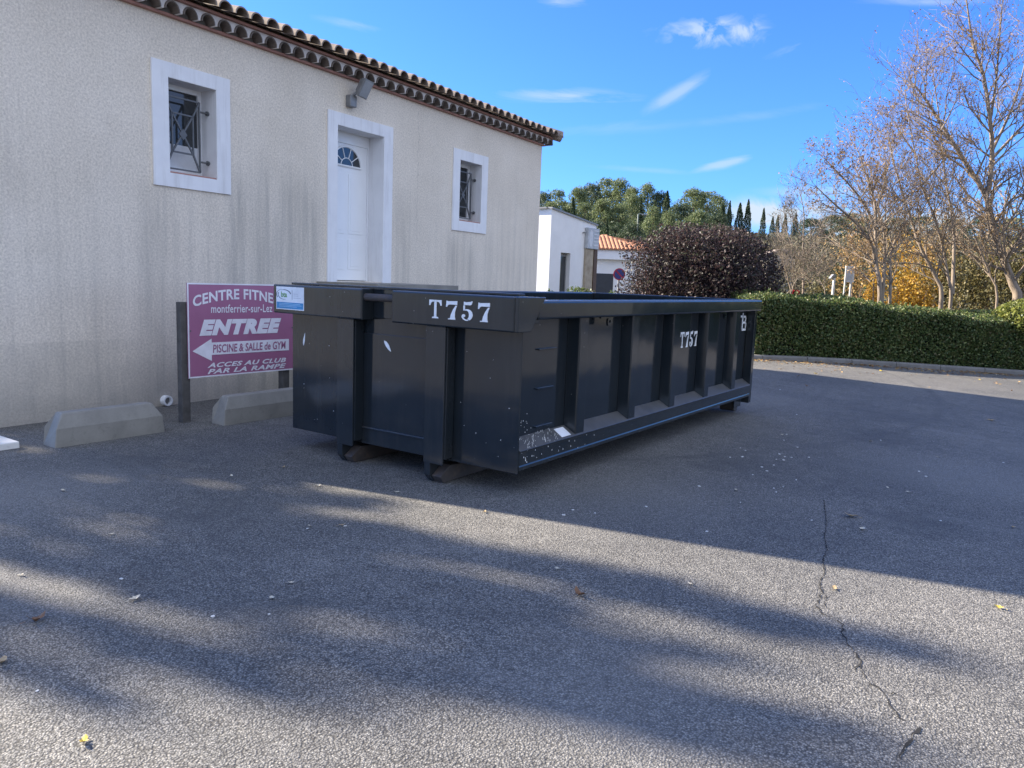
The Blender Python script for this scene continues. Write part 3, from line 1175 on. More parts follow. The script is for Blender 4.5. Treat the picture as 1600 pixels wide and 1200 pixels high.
def build_container():
    R = thing('skip_container', 'dark blue-grey open-top steel hooklift skip stencilled T757', 'skip', (-W / 2, LEN / 2, 0))
    B = lambda b, n, m=PAINT, p=R, bv=.004, **k: b.build(n, m, p, bevel=bv, **k)
    zb = .171
    zt = 1.45
    # floor and walls
    b = MB()
    b.box(-W + .1, -.1, .008, LEN - .02, zb + .0, zb + .10)
    B(b, 'floor')
    b = MB()
    b.box(-W, 0, 0, .012, zb, 1.30)
    front = B(b, 'front_wall')
    b = MB()
    b.box(-.125, -.105, .012, LEN - .05, zb, 1.30)
    rightw = B(b, 'side_panel')
    b = MB()
    b.box(-W + .105, -W + .125, .012, LEN - .05, zb, 1.30)
    leftw = B(b, 'side_panel')
    b = MB()
    b.box(-W + .12, -.12, LEN - .06, LEN - .03, zb, 1.36)
    for x in np.linspace(-W + .5, -.5, 4):
        b.box(x - .05, x + .05, LEN - .03, LEN + .05, zb, 1.36)
    B(b, 'rear_door')
    b = MB()
    for x in (-.10, -W + .10):
        s = 1 if x > -1 else -1
        b = MB()
        b.box(min(x, x + s * .10), max(x, x + s * .10), LEN - .085, LEN + .005, .105, 1.29)
        B(b, 'corner_post')
    # top rims (box sections)
    for s in (1, -1):
        xo = .048 if s > 0 else -W - .048
        xi = -.115 if s > 0 else -W + .115
        b = MB()
        b.box(min(xo, xi), max(xo, xi), .125, LEN + .012, 1.287, 1.424)
        B(b, 'top_rim', bv=.018, segs=3)
    b = MB()
    b.box(-W + .115, -.115, LEN - .08, LEN + .012, 1.33, 1.4235)
    B(b, 'top_rim', bv=.012)
    # bottom rails with sloped dusty ledge
    for s in (1, -1):
        X = lambda x: x if s > 0 else -W - x
        prof = [(0.006, .195), (.006, .222), (.002, .232), (.002, .318), (.010, .340), (-.104, .415), (-.104, .195)]
        b = MB()
        b.prism(prof, lambda a, z, y: (X(a), y, z), .014, LEN - .086)
        B(b, 'bottom_rail')
    # ribs: pressed U sections, outer face flush with the rail
    for s in (1, -1):
        for y1 in (.97, 1.92, 2.85, 3.80, 4.71):
            X = lambda x: x if s > 0 else -W - x
            b = MB()
            y0 = y1 - .155
            # in plan: slanted flanks; outer face at x ~0
            prof = [(-.104, y0 - .015), (-.010, y0 + .004), (.0, y0 + .014), (.0, y1 - .014), (-.010, y1 - .004), (-.104, y1 + .015)]
            b.prism(prof, lambda a, y, z: (X(a), y, z), .352, 1.286)
            B(b, 'rib', bv=.003)
    # step rungs on the near panel
    b = MB()
    for (z, w_) in ((1.045, .13), (.745, .12), (.45, .12)):
        b = MB()
        b.box(-.104, -.085, .36, .36 + w_ * 2, z, z + .012)
        B(b, 'step_rung', bv=.002)
    # front head beams with a gap for the lifting hook
    for (x0, x1) in ((-W - .083, -1.452), (-1.128, .0)):
        b = MB()
        xe = x1 if x1 < -1 else .020
        b.box(x0, xe, -.141, (.012 if x1 < -1 else .012), 1.203, zt)
        o = B(b, 'head_beam', bv=.012, segs=3)
    # right end cap returning along the side
    b = MB()
    b.prism([(-.139, 1.4485), (.215, 1.4485), (.195, 1.43), (.03, 1.2045), (-.139, 1.2045)], lambda y, z, x: (x, y, z), .0205, .052)
    b.box(-.12, .0203, .013, .19, 1.26, 1.4480)
    B(b, 'head_beam', bv=.006)
    b = MB()
    b.box(-W - .0275, -W + .12, .013, .20, 1.2035, 1.4495)
    B(b, 'head_beam', bv=.006)
    # top flange running across behind the hook gap
    b = MB()
    b.box(-W + .02, -.03, -.03, .06, 1.452, 1.470)
    B(b, 'top_flange', bv=.005)
    # hook bay: recessed plate with side cheeks and the lifting bar
    b = MB()
    b.box(-1.452, -1.128, -.012, -.002, 1.22, 1.45)
    for x in (-1.47, -1.13):
        b.prism([(-.135, 1.4495), (-.135, 1.204), (-.013, 1.204), (-.013, 1.4495)], lambda a, z, x_: (x_, a, z), x, x + .02)
    bay = B(b, 'hook_bay', bv=.003)
    b = MB()
    b.tube([(-1.45, -.095, 1.385), (-1.13, -.095, 1.385)], .030, 14)
    b.build('lifting_bar', RUST, bay, smooth=False)
    # vertical posts (I sections), running down to the skid rails
    for xc in (-1.66, -.70):
        b = MB()
        x0, x1 = xc - .095, xc + .095
        # outer flange, web and inner flange
        b.box(x0, x1, -.118, -.104, .155, 1.20)
        b.box(xc - .016, xc + .016, -.104, -.012, .155, 1.195)
        b.box(x0 + .02, x1 - .02, -.012, -.0015, .172, 1.09)
        # a thin weld plate beside the flange
        b.box(x1 - .012, x1 + .012, -.104, -.0125, .20, 1.195)
        B(b, 'post', bv=.003)
    b = MB()
    b.box(-1.565, -.795, -.030, -.0015, .30, .312)
    b.box(-1.565, -.795, -.018, -.0015, .172, .30)
    b.box(-1.565, -.795, -.008, -.0018, .312, 1.09)
    B(b, 'centre_panel', bv=.002)
    # skid rails on the ground, nose cut back
    for xc in (-1.66, -.70):
        b = MB()
        prof = [(-.115, .165), (-.112, .06), (-.06, .004), (.10, .003), (.62, .015), (5.2, .06), (5.2, .168), (-.05, .168)]
        b.prism(prof, lambda y, z, x: (x, y, z), xc - .088, xc - .028)
        rail = B(b, 'skid_rail', bv=.003)
        b = MB()
        b.prism([(-.095, .055), (-.055, .002), (.62, .010), (.62, .10), (.02, .13)], lambda y, z, x: (x, y, z), xc - .027, xc + .060)
        b.build('wear_shoe', RUST, rail, bevel=.004)
    # rear rollers and roller brackets
    for xc in (-.19, -W + .19):
        b = MB()
        b.tube([(xc - .10, 5.12, .085), (xc + .085, 5.12, .085)], .083, 20)
        rl = b.build('roller', RUST, R, smooth=False, bevel=.004)
        for dx in (-.115, .09):
            b = MB()
            b.box(xc + dx, xc + dx + .012, 5.0, 5.25, .06, .195)
            b.build('roller_bracket', PAINT, rl, bevel=.003)
    # tie eyes below the rim
    for y in (1.34, 4.22):
        b = MB()
        vs, fs = [], []
        m = 14
        for x in (-.030, -.012):
            for r_ in (.036, .016):
                for k in range(m):
                    a = 2 * math.pi * k / m
                    rr = r_ if r_ < .03 else r_ / max(abs(math.cos(a)), abs(math.sin(a))) ** .6
                    vs.append((x, y + rr * math.cos(a), 1.243 + rr * math.sin(a)))
        for k in range(m):
            j = (k + 1) % m
            fs += [(k, j, m + j, m + k), (2 * m + k, 3 * m + k, 3 * m + j, 2 * m + j), (k, 2 * m + k, 2 * m + j, j), (m + k, m + j, 3 * m + j, 3 * m + k)]
        b.add(vs, fs)
        b.bar((-.021, y - .16, 1.278), (-.021, y + .02, 1.278), .016, .012)
        b.build('tie_eye', PAINT, R)
    # stencilled numbers
    T757(lambda a, c, t: (-.745 + a * .178, -.1415 - t, 1.262 + c * .135), R, 'lettering')
    T757(lambda a, c, t: (-.1045 + t, 3.135 + a * .150, .918 + c * .165), R, 'lettering')
    b = MB()
    bx = lambda y0, y1, z0, z1: b.box(-.0805, -.0765, y0, y1, z0, z1)
    dx = .026
    x0 = -.1035

    def stroke(ya, za, yb, zb_):
        b.bar((-.1005, ya, za), (-.1005, yb, zb_), .005, .026, up=(0, -(zb_ - za), yb - ya))
    for (p, q) in (((q0[0] + .135, q0[1]), (q1[0] + .135, q1[1])) for q0, q1 in (((4.98, 1.255), (4.98, 1.045)), ((4.90, 1.215), (5.10, 1.205)), ((5.10, 1.205), (5.09, 1.14)), ((4.99, 1.135), (5.10, 1.135)),
                   ((5.11, 1.13), (5.11, 1.05)), ((4.98, 1.045), (5.12, 1.045)))):
        stroke(p[0], p[1], q[0], q[1])
    b.build('painted_mark', LETTER, R)
    # sticker with an oval swoosh logo
    y_ = -.1418
    b = MB()
    b.box(-2.488, -2.132, y_ - .002, y_ + .001, 1.238, 1.432)
    st = b.build('sticker', plain('sticker_white', (.70, .73, .76), .35), R)
    b = MB()
    b.box(-2.482, -2.14, y_ - .0030, y_ - .0018, 1.246, 1.300)
    b.build('blue_band', plain('sticker_blue', (.03, .22, .45), .35), st)
    b = MB()
    for (z, xa, xb_) in ((1.286, -2.45, -2.18), (1.274, -2.45, -2.16), (1.262, -2.45, -2.22)):
        b.box(xa, xb_, y_ - .0034, y_ - .0028, z, z + .004)
    b.build('caption_line', plain('sticker_pale_blue', (.35, .55, .72), .4), st)
    b = MB()

    def swoosh(a0, a1, rx, rz, cx, cz, w0, w1):
        A = np.radians(np.linspace(a0, a1, 18))
        o, i = [], []
        for k, a in enumerate(A):
            f = k / 17
            w_ = w0 + (w1 - w0) * f
            o.append((cx + (rx + w_) * math.cos(a), cz + (rz + w_) * math.sin(a)))
            i.append((cx + (rx - w_) * math.cos(a), cz + (rz - w_) * math.sin(a)))
        b.prism(o + i[::-1], lambda x, z, t: (x, y_ - t, z), .0016, .0026)
    cx, cz = -2.385, 1.366
    swoosh(120, 8, .085, .040, cx, cz, .001, .006)
    swoosh(160, 285, .078, .042, cx, cz, .005, .001)
    swoosh(110, 215, .098, .046, cx - .002, cz, .001, .004)
    b.box(-2.283, -2.279, y_ - .0026, y_ - .0016, 1.325, 1.405)
    b.build('logo_swoosh', plain('logo_dark', (.05, .07, .10), .4), st)
    V, F = text_geo('bta', .062, 0, .002)
    b = MB()
    V[:, 0] -= (V[:, 0].min() + V[:, 0].max()) / 2
    b.add([(cx + x, y_ - .0028, 1.345 + y) for x, y, _ in V], F)
    b.build('logo_lettering', plain('logo_green', (.12, .28, .08), .4), st, fix=False)
    b = MB()
    for (z, xa, xb_) in ((1.372, -2.262, -2.21), (1.356, -2.262, -2.20), (1.338, -2.262, -2.17)):
        b.box(xa, xb_, y_ - .0026, y_ - .0016, z, z + .004)
    b.build('caption_line', plain('sticker_grey', (.42, .45, .50), .4), st)
    # small white label on the ledge, and scuffed paint
    b = MB()
    nl = Vector((.55, 0, .83)).normalized()
    for (y0, y1, a0, a1) in ((.62, .76, .15, .85),):
        p = lambda y, a, k: Vector((.010 - .114 * a, y, .340 + .075 * a)) + nl * k
        b.add([p(y0, a0, .002), p(y1, a0, .002), p(y1, a1, .002), p(y0, a1, .002), p(y0, a0, .004), p(y1, a0, .004), p(y1, a1, .004), p(y0, a1, .004)],
              [(3, 2, 1, 0), (4, 5, 6, 7), (0, 1, 5, 4), (1, 2, 6, 5), (2, 3, 7, 6), (3, 0, 4, 7)])
    b.build('label', plain('paper_white', (.72, .73, .75), .5), R)
    rng = random.Random(3)
    b = MB()
    for k in range(60):
        y = .12 + rng.random() ** 1.3 * .5
        a = rng.uniform(.02, .98)
        ln = rng.uniform(.01, .07) if rng.random() < .5 else rng.uniform(.004, .015)
        p0 = Vector((.010 - .114 * a, y, .340 + .075 * a)) + nl * .0015
        d = Vector((-.2, rng.uniform(.1, .5), .14)).normalized()
        w_ = rng.uniform(.001, .004)
        b.bar(p0, p0 + d * ln, w_, .001)
    for k in range(26):
        z = rng.uniform(.22, .33)
        y = .03 + rng.random() ** 2 * 1.2
        b.box(.0062 if z < .224 else .0022, .0072 if z < .224 else .0032, y, y + rng.uniform(.002, .008), z, z + rng.uniform(.004, .03) * .5)
    for k in range(26):
        y, z = .03 + rng.random() * .3, rng.uniform(.35, .62)
        s_ = rng.uniform(.002, .006)
        b.box(-.1048, -.1038, y, y + s_, z, z + s_ * 1.3)
    props(b.build('paint_scuff', LETTER, R), kind='stuff')
    # front scuffs: two leaf-shaped white marks and scattered specks
    b = MB()

    def leafmark(x, z, l, w_, ang, y):
        ca, sa = math.cos(ang), math.sin(ang)
        pts = [(-.5, 0), (-.3, .42), (0, .5), (.3, .25), (.5, 0), (.25, -.3), (-.1, -.45), (-.38, -.3)]
        b.prism([(x + (p * l) * ca - q * w_ * sa, z + p * l * sa + q * w_ * ca) for p, q in pts], lambda a, c, t: (a, y - t, c), 0, .0015)
    for mk in ((-1.29, 1.00, .115, .035, math.radians(-48), -.008), (-2.295, .98, .115, .022, math.radians(80), -.0005)):
        leafmark(*mk)
        b.build('scrape_mark', LETTER, R)
        b = MB()
    #(-1.29, 1.00, .115, .035, math.radians(-48), -.008)
    leafmark(-1.80, 1.135, .03, .012, 1.4, -.0005)
    leafmark(-.785, .66, .05, .014, -1.2, -.104)
    for k in range(44):
        x = rng.uniform(-W + .03, -.03)
        z = rng.uniform(.25, 1.08)
        if -1.80 < x < -.55:
            continue
        s_ = rng.choice((.0025, .003, .004, .006))
        leafmark(x, z, s_ * 1.4, s_, rng.uniform(0, 3), -.0005)
    props(b.build('paint_scuff', LETTER, R), kind='stuff')
    return R


build_container()


# ------------------------------------------------------------------ sign
def build_sign():
    # panel stands parallel to the building wall, faces the car park (+X)
    a, c = Vector((-4.03, -.005, 0)), Vector((-3.985, 1.285, 0))
    R = thing('entrance_sign', 'faded magenta entrance sign with white lettering and an arrow, on two dark posts', 'sign', (a + c) / 2)
    ex = (c - a).normalized()
    nx = Vector((ex.y, -ex.x, 0))
    wd = (c - a).length
    z0, z1 = .452, 1.413
    h = z1 - z0

    def P(u, v, t):          # u 0..1 along, v 0..1 down
        p = a + ex * (u * wd) + nx * t
        return (p.x, p.y, z1 - v * h)
    b = MB()
    b.prism([(0, 0), (1, 0), (1, 1), (0, 1)], P, -.012, .0)
    panel = b.build('panel', MAUVE, R)
    b = MB()
    e = .011
    eh = e * wd / h
    for (u0, u1, v0, v1) in ((0, 1, 0, eh), (0, 1, 1 - eh, 1), (0, e, eh, 1 - eh), (1 - e, 1, eh, 1 - eh)):
        b.prism([(u0, v0), (u1, v0), (u1, v1), (u0, v1)], P, .0005, .002)
    WL_ = plain('sign_white', (.74, .72, .76), .45)
    b.build('border', WL_, panel)

    def put(V, F, u0, u1, vtop, vbot, mat, name='lettering', arch=0, rise=0):
        V = V.copy()
        x0, x1 = V[:, 0].min(), V[:, 0].max()
        y0, y1 = V[:, 1].min(), V[:, 1].max()
        X = (V[:, 0] - x0) / (x1 - x0)
        Y = (V[:, 1] - y0) / (y1 - y0)
        vs = []
        for x, y in zip(X, Y):
            k = (2 * x - 1) ** 2
            vs.append(P(u0 + (u1 - u0) * x, vbot + (vtop - vbot) * y + arch * k + rise * x, .003))
        bb = MB()
        bb.add(vs, F)
        bb.build(name, mat, panel, fix=False)
    V, F = text_geo('CENTRE FITNESS', 1, .0, .028, 1.05)
    put(V, F, .045, .888, .055, .170, WL_, arch=.085)
    V, F = text_geo('montferrier-sur-Lez', 1, 0, .012, 1.05)
    put(V, F, .20, .775, .225, .315, WL_)
    V, F = text_geo('ENTREE', 1, .28, .075, 1.16)
    put(V, F, .095, .865, .385, .555, WL_)
    b = MB()
    b.prism([(.035, .715), (.20, .59), (.20, .632), (.945, .632), (.945, .765), (.20, .765), (.20, .83)][::-1], P, .0005, .003)
    b.build('arrow', WL_, panel)
    V, F = text_geo('PISCINE & SALLE de GYM', 1, .08, .02, 1.0)
    bb = MB()
    x0, x1 = V[:, 0].min(), V[:, 0].max()
    y0, y1 = V[:, 1].min(), V[:, 1].max()
    bb.add([P(.21 + .70 * (x - x0) / (x1 - x0), .745 - .09 * (y - y0) / (y1 - y0), .0045) for x, y, _ in V], F)
    bb.build('lettering', MAUVE, panel, fix=False)
    V, F = text_geo('ACCES AU CLUB', 1, .32, .035, 1.1)
    put(V, F, .16, .915, .85, .903, WL_)
    V, F = text_geo('PAR LA RAMPE', 1, .32, .035, 1.1)
    put(V, F, .16, .915, .917, .97, WL_)
    for (u, v) in ((.02, .5), (.98, .5)):
        b = MB()
        p = Vector(P(u, v, 0))
        b.tube([p, p + nx * .006], .008, 8)
        b.build('fixing_bolt', IRON, panel)
    for (u, zt) in ((-.012, 1.22), (.93, 1.30)):
        b = MB()
        p = a + ex * (u * wd) - nx * .065
        b.bar((p.x, p.y, -.02), (p.x, p.y, zt), .085, .09, up=tuple(ex))
        b.build('post', WOODD, R, bevel=.006)


build_sign()


# ------------------------------------------------------------------ wheel stops and slabs
def wheel_stop(x0, y0, y1, label):
    R = thing('wheel_stop', label, 'wheel stop', (x0 + .11, (y0 + y1) / 2, 0), 0, 'concrete wheel stops below the wall')
    b = MB()
    prof = [(0, -.01), (.005, .16), (.055, .285), (.165, .285), (.215, .16), (.22, -.01)]
    n = len(prof)
    vs = []
    for (y, k) in ((y0, .86), (y0 + .13, 1.0), (y1 - .13, 1.0), (y1, .86)):
        for (px, pz) in prof:
            yy = y
            if y == y0:
                yy = y0 + max(0, pz - .14) * .65
            if y == y1:
                yy = y1 - max(0, pz - .14) * .65
            vs.append((x0 + px, yy, pz))
    fs = [tuple(range(n - 1, -1, -1)), tuple(3 * n + i for i in range(n))]
    for q in range(3):
        fs += [(q * n + i, q * n + (i + 1) % n, (q + 1) * n + (i + 1) % n, (q + 1) * n + i) for i in range(n)]
    b.add(vs, fs)
    b.build('stop_block', CONC, R, bevel=.012, segs=2)


wheel_stop(-4.0, -1.42, -.42, 'concrete wheel stop nearest the left edge, in the open left of the sign')
wheel_stop(-3.87, .13, 1.25, 'concrete wheel stop standing behind the sign posts')


def slabs():
    for (x0, x1, y0, y1, lab) in ((-5.0, -4.53, -3.4, -1.62, 'white paving slab at the left edge, farther one beside the wall'),
                                  (-4.51, -4.0, -3.4, -1.60, 'white paving slab at the left edge, nearer one beside the wheel stop')):
        b = MB()
        b.box(x0, x1, y0, y1, -.02, .055)
        o = b.build('paving_slab', SLABM, bevel=.008)
        props(o, lab, 'paving slab', 'white slabs at the left edge')


slabs()


# ------------------------------------------------------------------ white building
def build_white():
    X, Y0, Y1 = -11.97, 19.5, 22.92
    R = thing('white_building', 'white flat-fronted building with a slanting roof edge and a glass door', 'building', (X, Y0, -.32))
    b = MB()
    zt0, zt1 = 4.14, 3.79
    hole = (20.28, 20.98, -.3, 2.62)
    ys = [Y0, hole[0], hole[1], Y1]
    zt = lambda y: zt0 + (zt1 - zt0) * (y - Y0) / (Y1 - Y0)
    for y0, y1 in zip(ys[:-1], ys[1:]):
        zlo = -.32 if y0 != hole[0] else hole[3]
        b.add([(X, y0, zlo), (X, y1, zlo), (X, y1, zt(y1)), (X, y0, zt(y0))], [(0, 1, 2, 3)])
    d = X - .3
    b.add([(X, hole[0], -.3), (X, hole[1], -.3), (X, hole[1], hole[3]), (X, hole[0], hole[3]), (d, hole[0], -.3), (d, hole[1], -.3), (d, hole[1], hole[3]), (d, hole[0], hole[3])],
          [(1, 5, 6, 2), (2, 6, 7, 3), (3, 7, 4, 0), (4, 7, 6, 5)])
    xb = X - 7
    b.add([(X, Y0, -.32), (X, Y0, zt0), (xb, Y0, zt0), (xb, Y0, -.32)], [(0, 1, 2, 3)])
    b.add([(X, Y1, -.32), (X, Y1, zt1), (xb, Y1, zt1), (xb, Y1, -.32)], [(3, 2, 1, 0)])
    b.add([(X, Y0, zt0 - .05), (X, Y1, zt1 - .05), (xb, Y1, zt1 - .05), (xb, Y0, zt0 - .05)], [(0, 1, 2, 3)])
    b.build('wall', WHITE, R, fix=False)
    b = MB()
    b.bar((X - .05, Y0 - .04, zt0 + .03), (X - .05, Y1 + .04, zt1 + .03), .22, .06)
    b.bar((X - .16, Y0 - .02, zt0 + .028), (xb, Y0 - .02, zt0 + .028), .16, .055)
    b.build('coping', GREYMET, R)
    b = MB()
    yc = hole[0] + .30
    for (y0, y1, z0, z1) in ((hole[0] + .01, hole[0] + .06, -.28, 2.55), (hole[1] - .06, hole[1] - .01, -.28, 2.55), (hole[0] + .06, hole[1] - .06, 2.49, 2.55),
                             (hole[0] + .06, hole[1] - .06, -.28, -.20)):
        b.box(X - .22, X - .16, y0, y1, z0, z1)
    dr = b.build('door', GREYMET, R)
    b = MB()
    b.box(X - .2, X - .185, hole[0] + .06, hole[1] - .06, -.2, 2.49)
    b.build('pane', GLASS, dr)
    # shop sign box on the far right of the front
    S = thing('shop_sign', 'weathered grey sign box high on the end of the white building', 'sign', (X + .1, 22.45, 2.9))
    b = MB()
    b.box(X + .012, X + .16, 22.0, 22.9, 2.86, 3.66)
    pn = b.build('box', plain('sign_grey', (.40, .42, .44), .5, vary=.2, scale=4), S, bevel=.01)
    b = MB()
    b.prism([(22.24 + .15 * math.cos(a), 3.26 + .33 * math.sin(a)) for a in np.linspace(0, 2 * math.pi, 25)[:-1]], lambda y, z, x: (x, y, z), X + .160, X + .166)
    b.build('oval_emblem', plain('sign_pale', (.55, .56, .58), .5), pn)
    b = MB()
    for z in (2.98, 3.12, 3.26, 3.40, 3.54):
        b.box(X + .16, X + .168, 22.46, 22.84, z, z + .05)
    b.build('relief_bar', plain('sign_pale', (.55, .56, .58), .5), pn)
    # stone clad pier below and brown end post
    b = MB()
    b.box(X + .002, X + .09, 22.02, 22.62, -.3, 2.855)
    b.build('stone_pier', mat_concrete('pier_stone', (.26, .21, .15), (.44, .38, .29)), R, bevel=.01)
    b = MB()
    b.box(X + .003, X + .12, 22.64, 22.90, -.3, 2.855)
    b.build('timber_post', plain('brown_timber', (.10, .065, .045), .7), R)
    # wall lamp arm
    b = MB()
    b.bar((X, 21.84, 3.45), (X + .18, 21.84, 3.45), .04, .05)
    b.build('wall_arm', GREYMET, R)
    # lit edge: free standing white screen wall to the left, catching the sun
    return R


build_white()


def build_orange():
    o0 = at(965, 440, 36)
    o0.z = -.32
    R = thing('tiled_house', 'low white house with an orange tiled roof and dark garage door', 'house', o0, .6)
    sx = 36 / CF
    # local frame: x right, y away, z up; origin under pixel (965, horizon)
    hz = 442
    X = lambda u: (u - 965) * sx
    Z = lambda v: 1.57 + .32 + (hz - v) * sx
    b = MB()
    b.box(X(905), X(1060), 0, 6, 0, Z(392))
    w_ = b.build('wall', WHITE, R, w=False)
    b = MB()
    b.box(X(904), X(1062), -.25, .0, Z(406), Z(391))
    b.build('fascia', WHITE, R, w=False)
    b = MB()
    b.box(X(930.5), X(958), -.02, .02, 0, Z(428))
    b.build('garage_door', plain('charcoal_door', (.035, .04, .05), .5), R, w=False)
    # roof: tiled slope towards the camera with hip descending to the right
    b = MB()
    n = 26
    u0, u1 = 903, 1066
    for k in range(n):
        ua, ub = u0 + (u1 - u0) * k / n, u0 + (u1 - u0) * (k + 1) / n
        um = (ua + ub) / 2
        top = 367 if um < 948 else 367 + (um - 948) * .45
        top = min(top, 389)
        if um < 948:
            top = 367 + (948 - um) * .25
        dpt = (392 - top) * sx / .36
        r_ = (ub - ua) * sx * .5
        xm = X(um)
        m = 6
        vs = []
        for (yy, zz) in ((-.35, Z(391.5)), (-.35 + dpt, Z(391.5) + dpt * .36)):
            for j in range(m + 1):
                a = math.pi * j / m
                vs.append((xm + r_ * math.cos(a), yy, zz + r_ * .9 * math.sin(a)))
        b.add(vs, [(j, j + 1, m + 2 + j, m + 1 + j) for j in range(m)] + [tuple(range(m + 1))])
    # underside sheet
    b.add([(X(903), -.34, Z(391.8)), (X(1066), -.34, Z(391.8)), (X(1060), 1.0, Z(389)), (X(948), 1.9, Z(368.5)), (X(903), 1.9, Z(380))], [(0, 1, 2, 3, 4)])
    rf = b.build('roof', TILE_OR, R, w=False, fix=False)
    b = MB()
    b.tube([(X(930), 1.95, Z(372)), (X(948), 1.98, Z(367))], .09, 8)
    b.tube([(X(948), 1.98, Z(367)), (X(996), .55, Z(389))], .09, 8)
    b.build('ridge_tile', TILE_OR, rf, w=False)
    # rear higher volume with its own shallow roof
    b = MB()
    b.prism([(X(925), 0), (X(1040), 0), (X(1040), Z(380)), (X(948), Z(367.5)), (X(925), Z(374))], lambda x, z, y: (x, y, z), 3.2, 7.0)
    b.build('rear_wall', WHITE, R, w=False)
    b = MB()
    b.prism([(X(922), Z(373.5)), (X(948), Z(366)), (X(1044), Z(379)), (X(1044), Z(376)), (X(948), Z(362.5)), (X(922), Z(370))], lambda x, z, y: (x, y, z), 3.0, 7.2)
    b.build('rear_roof', TILE_OR, R, w=False)
    for (u, v0, v1, w2) in ((957.5, 360, 372, 2.6), (965, 366, 374, 1), (982, 365, 376, 1), (986, 368, 377, .8)):
        b = MB()
        b.box(X(u - w2), X(u + w2), 4.5, 4.5 + w2 * 2 * sx, Z(v1), Z(v0))
        b.box(X(u - w2 - .6), X(u + w2 + .6), 4.49, 4.51 + w2 * 2 * sx, Z(v0), Z(v0 - 1.2))
        b.build('chimney', KERBM, rf, w=False)


build_orange()


def pole_thing(name, label, cat, base, parts, group=None):
    R = thing(name, label, cat, base, 0, group)
    for n, fn, m in parts:
        b = MB()
        fn(b)
        b.build(n, m, R)
    return R


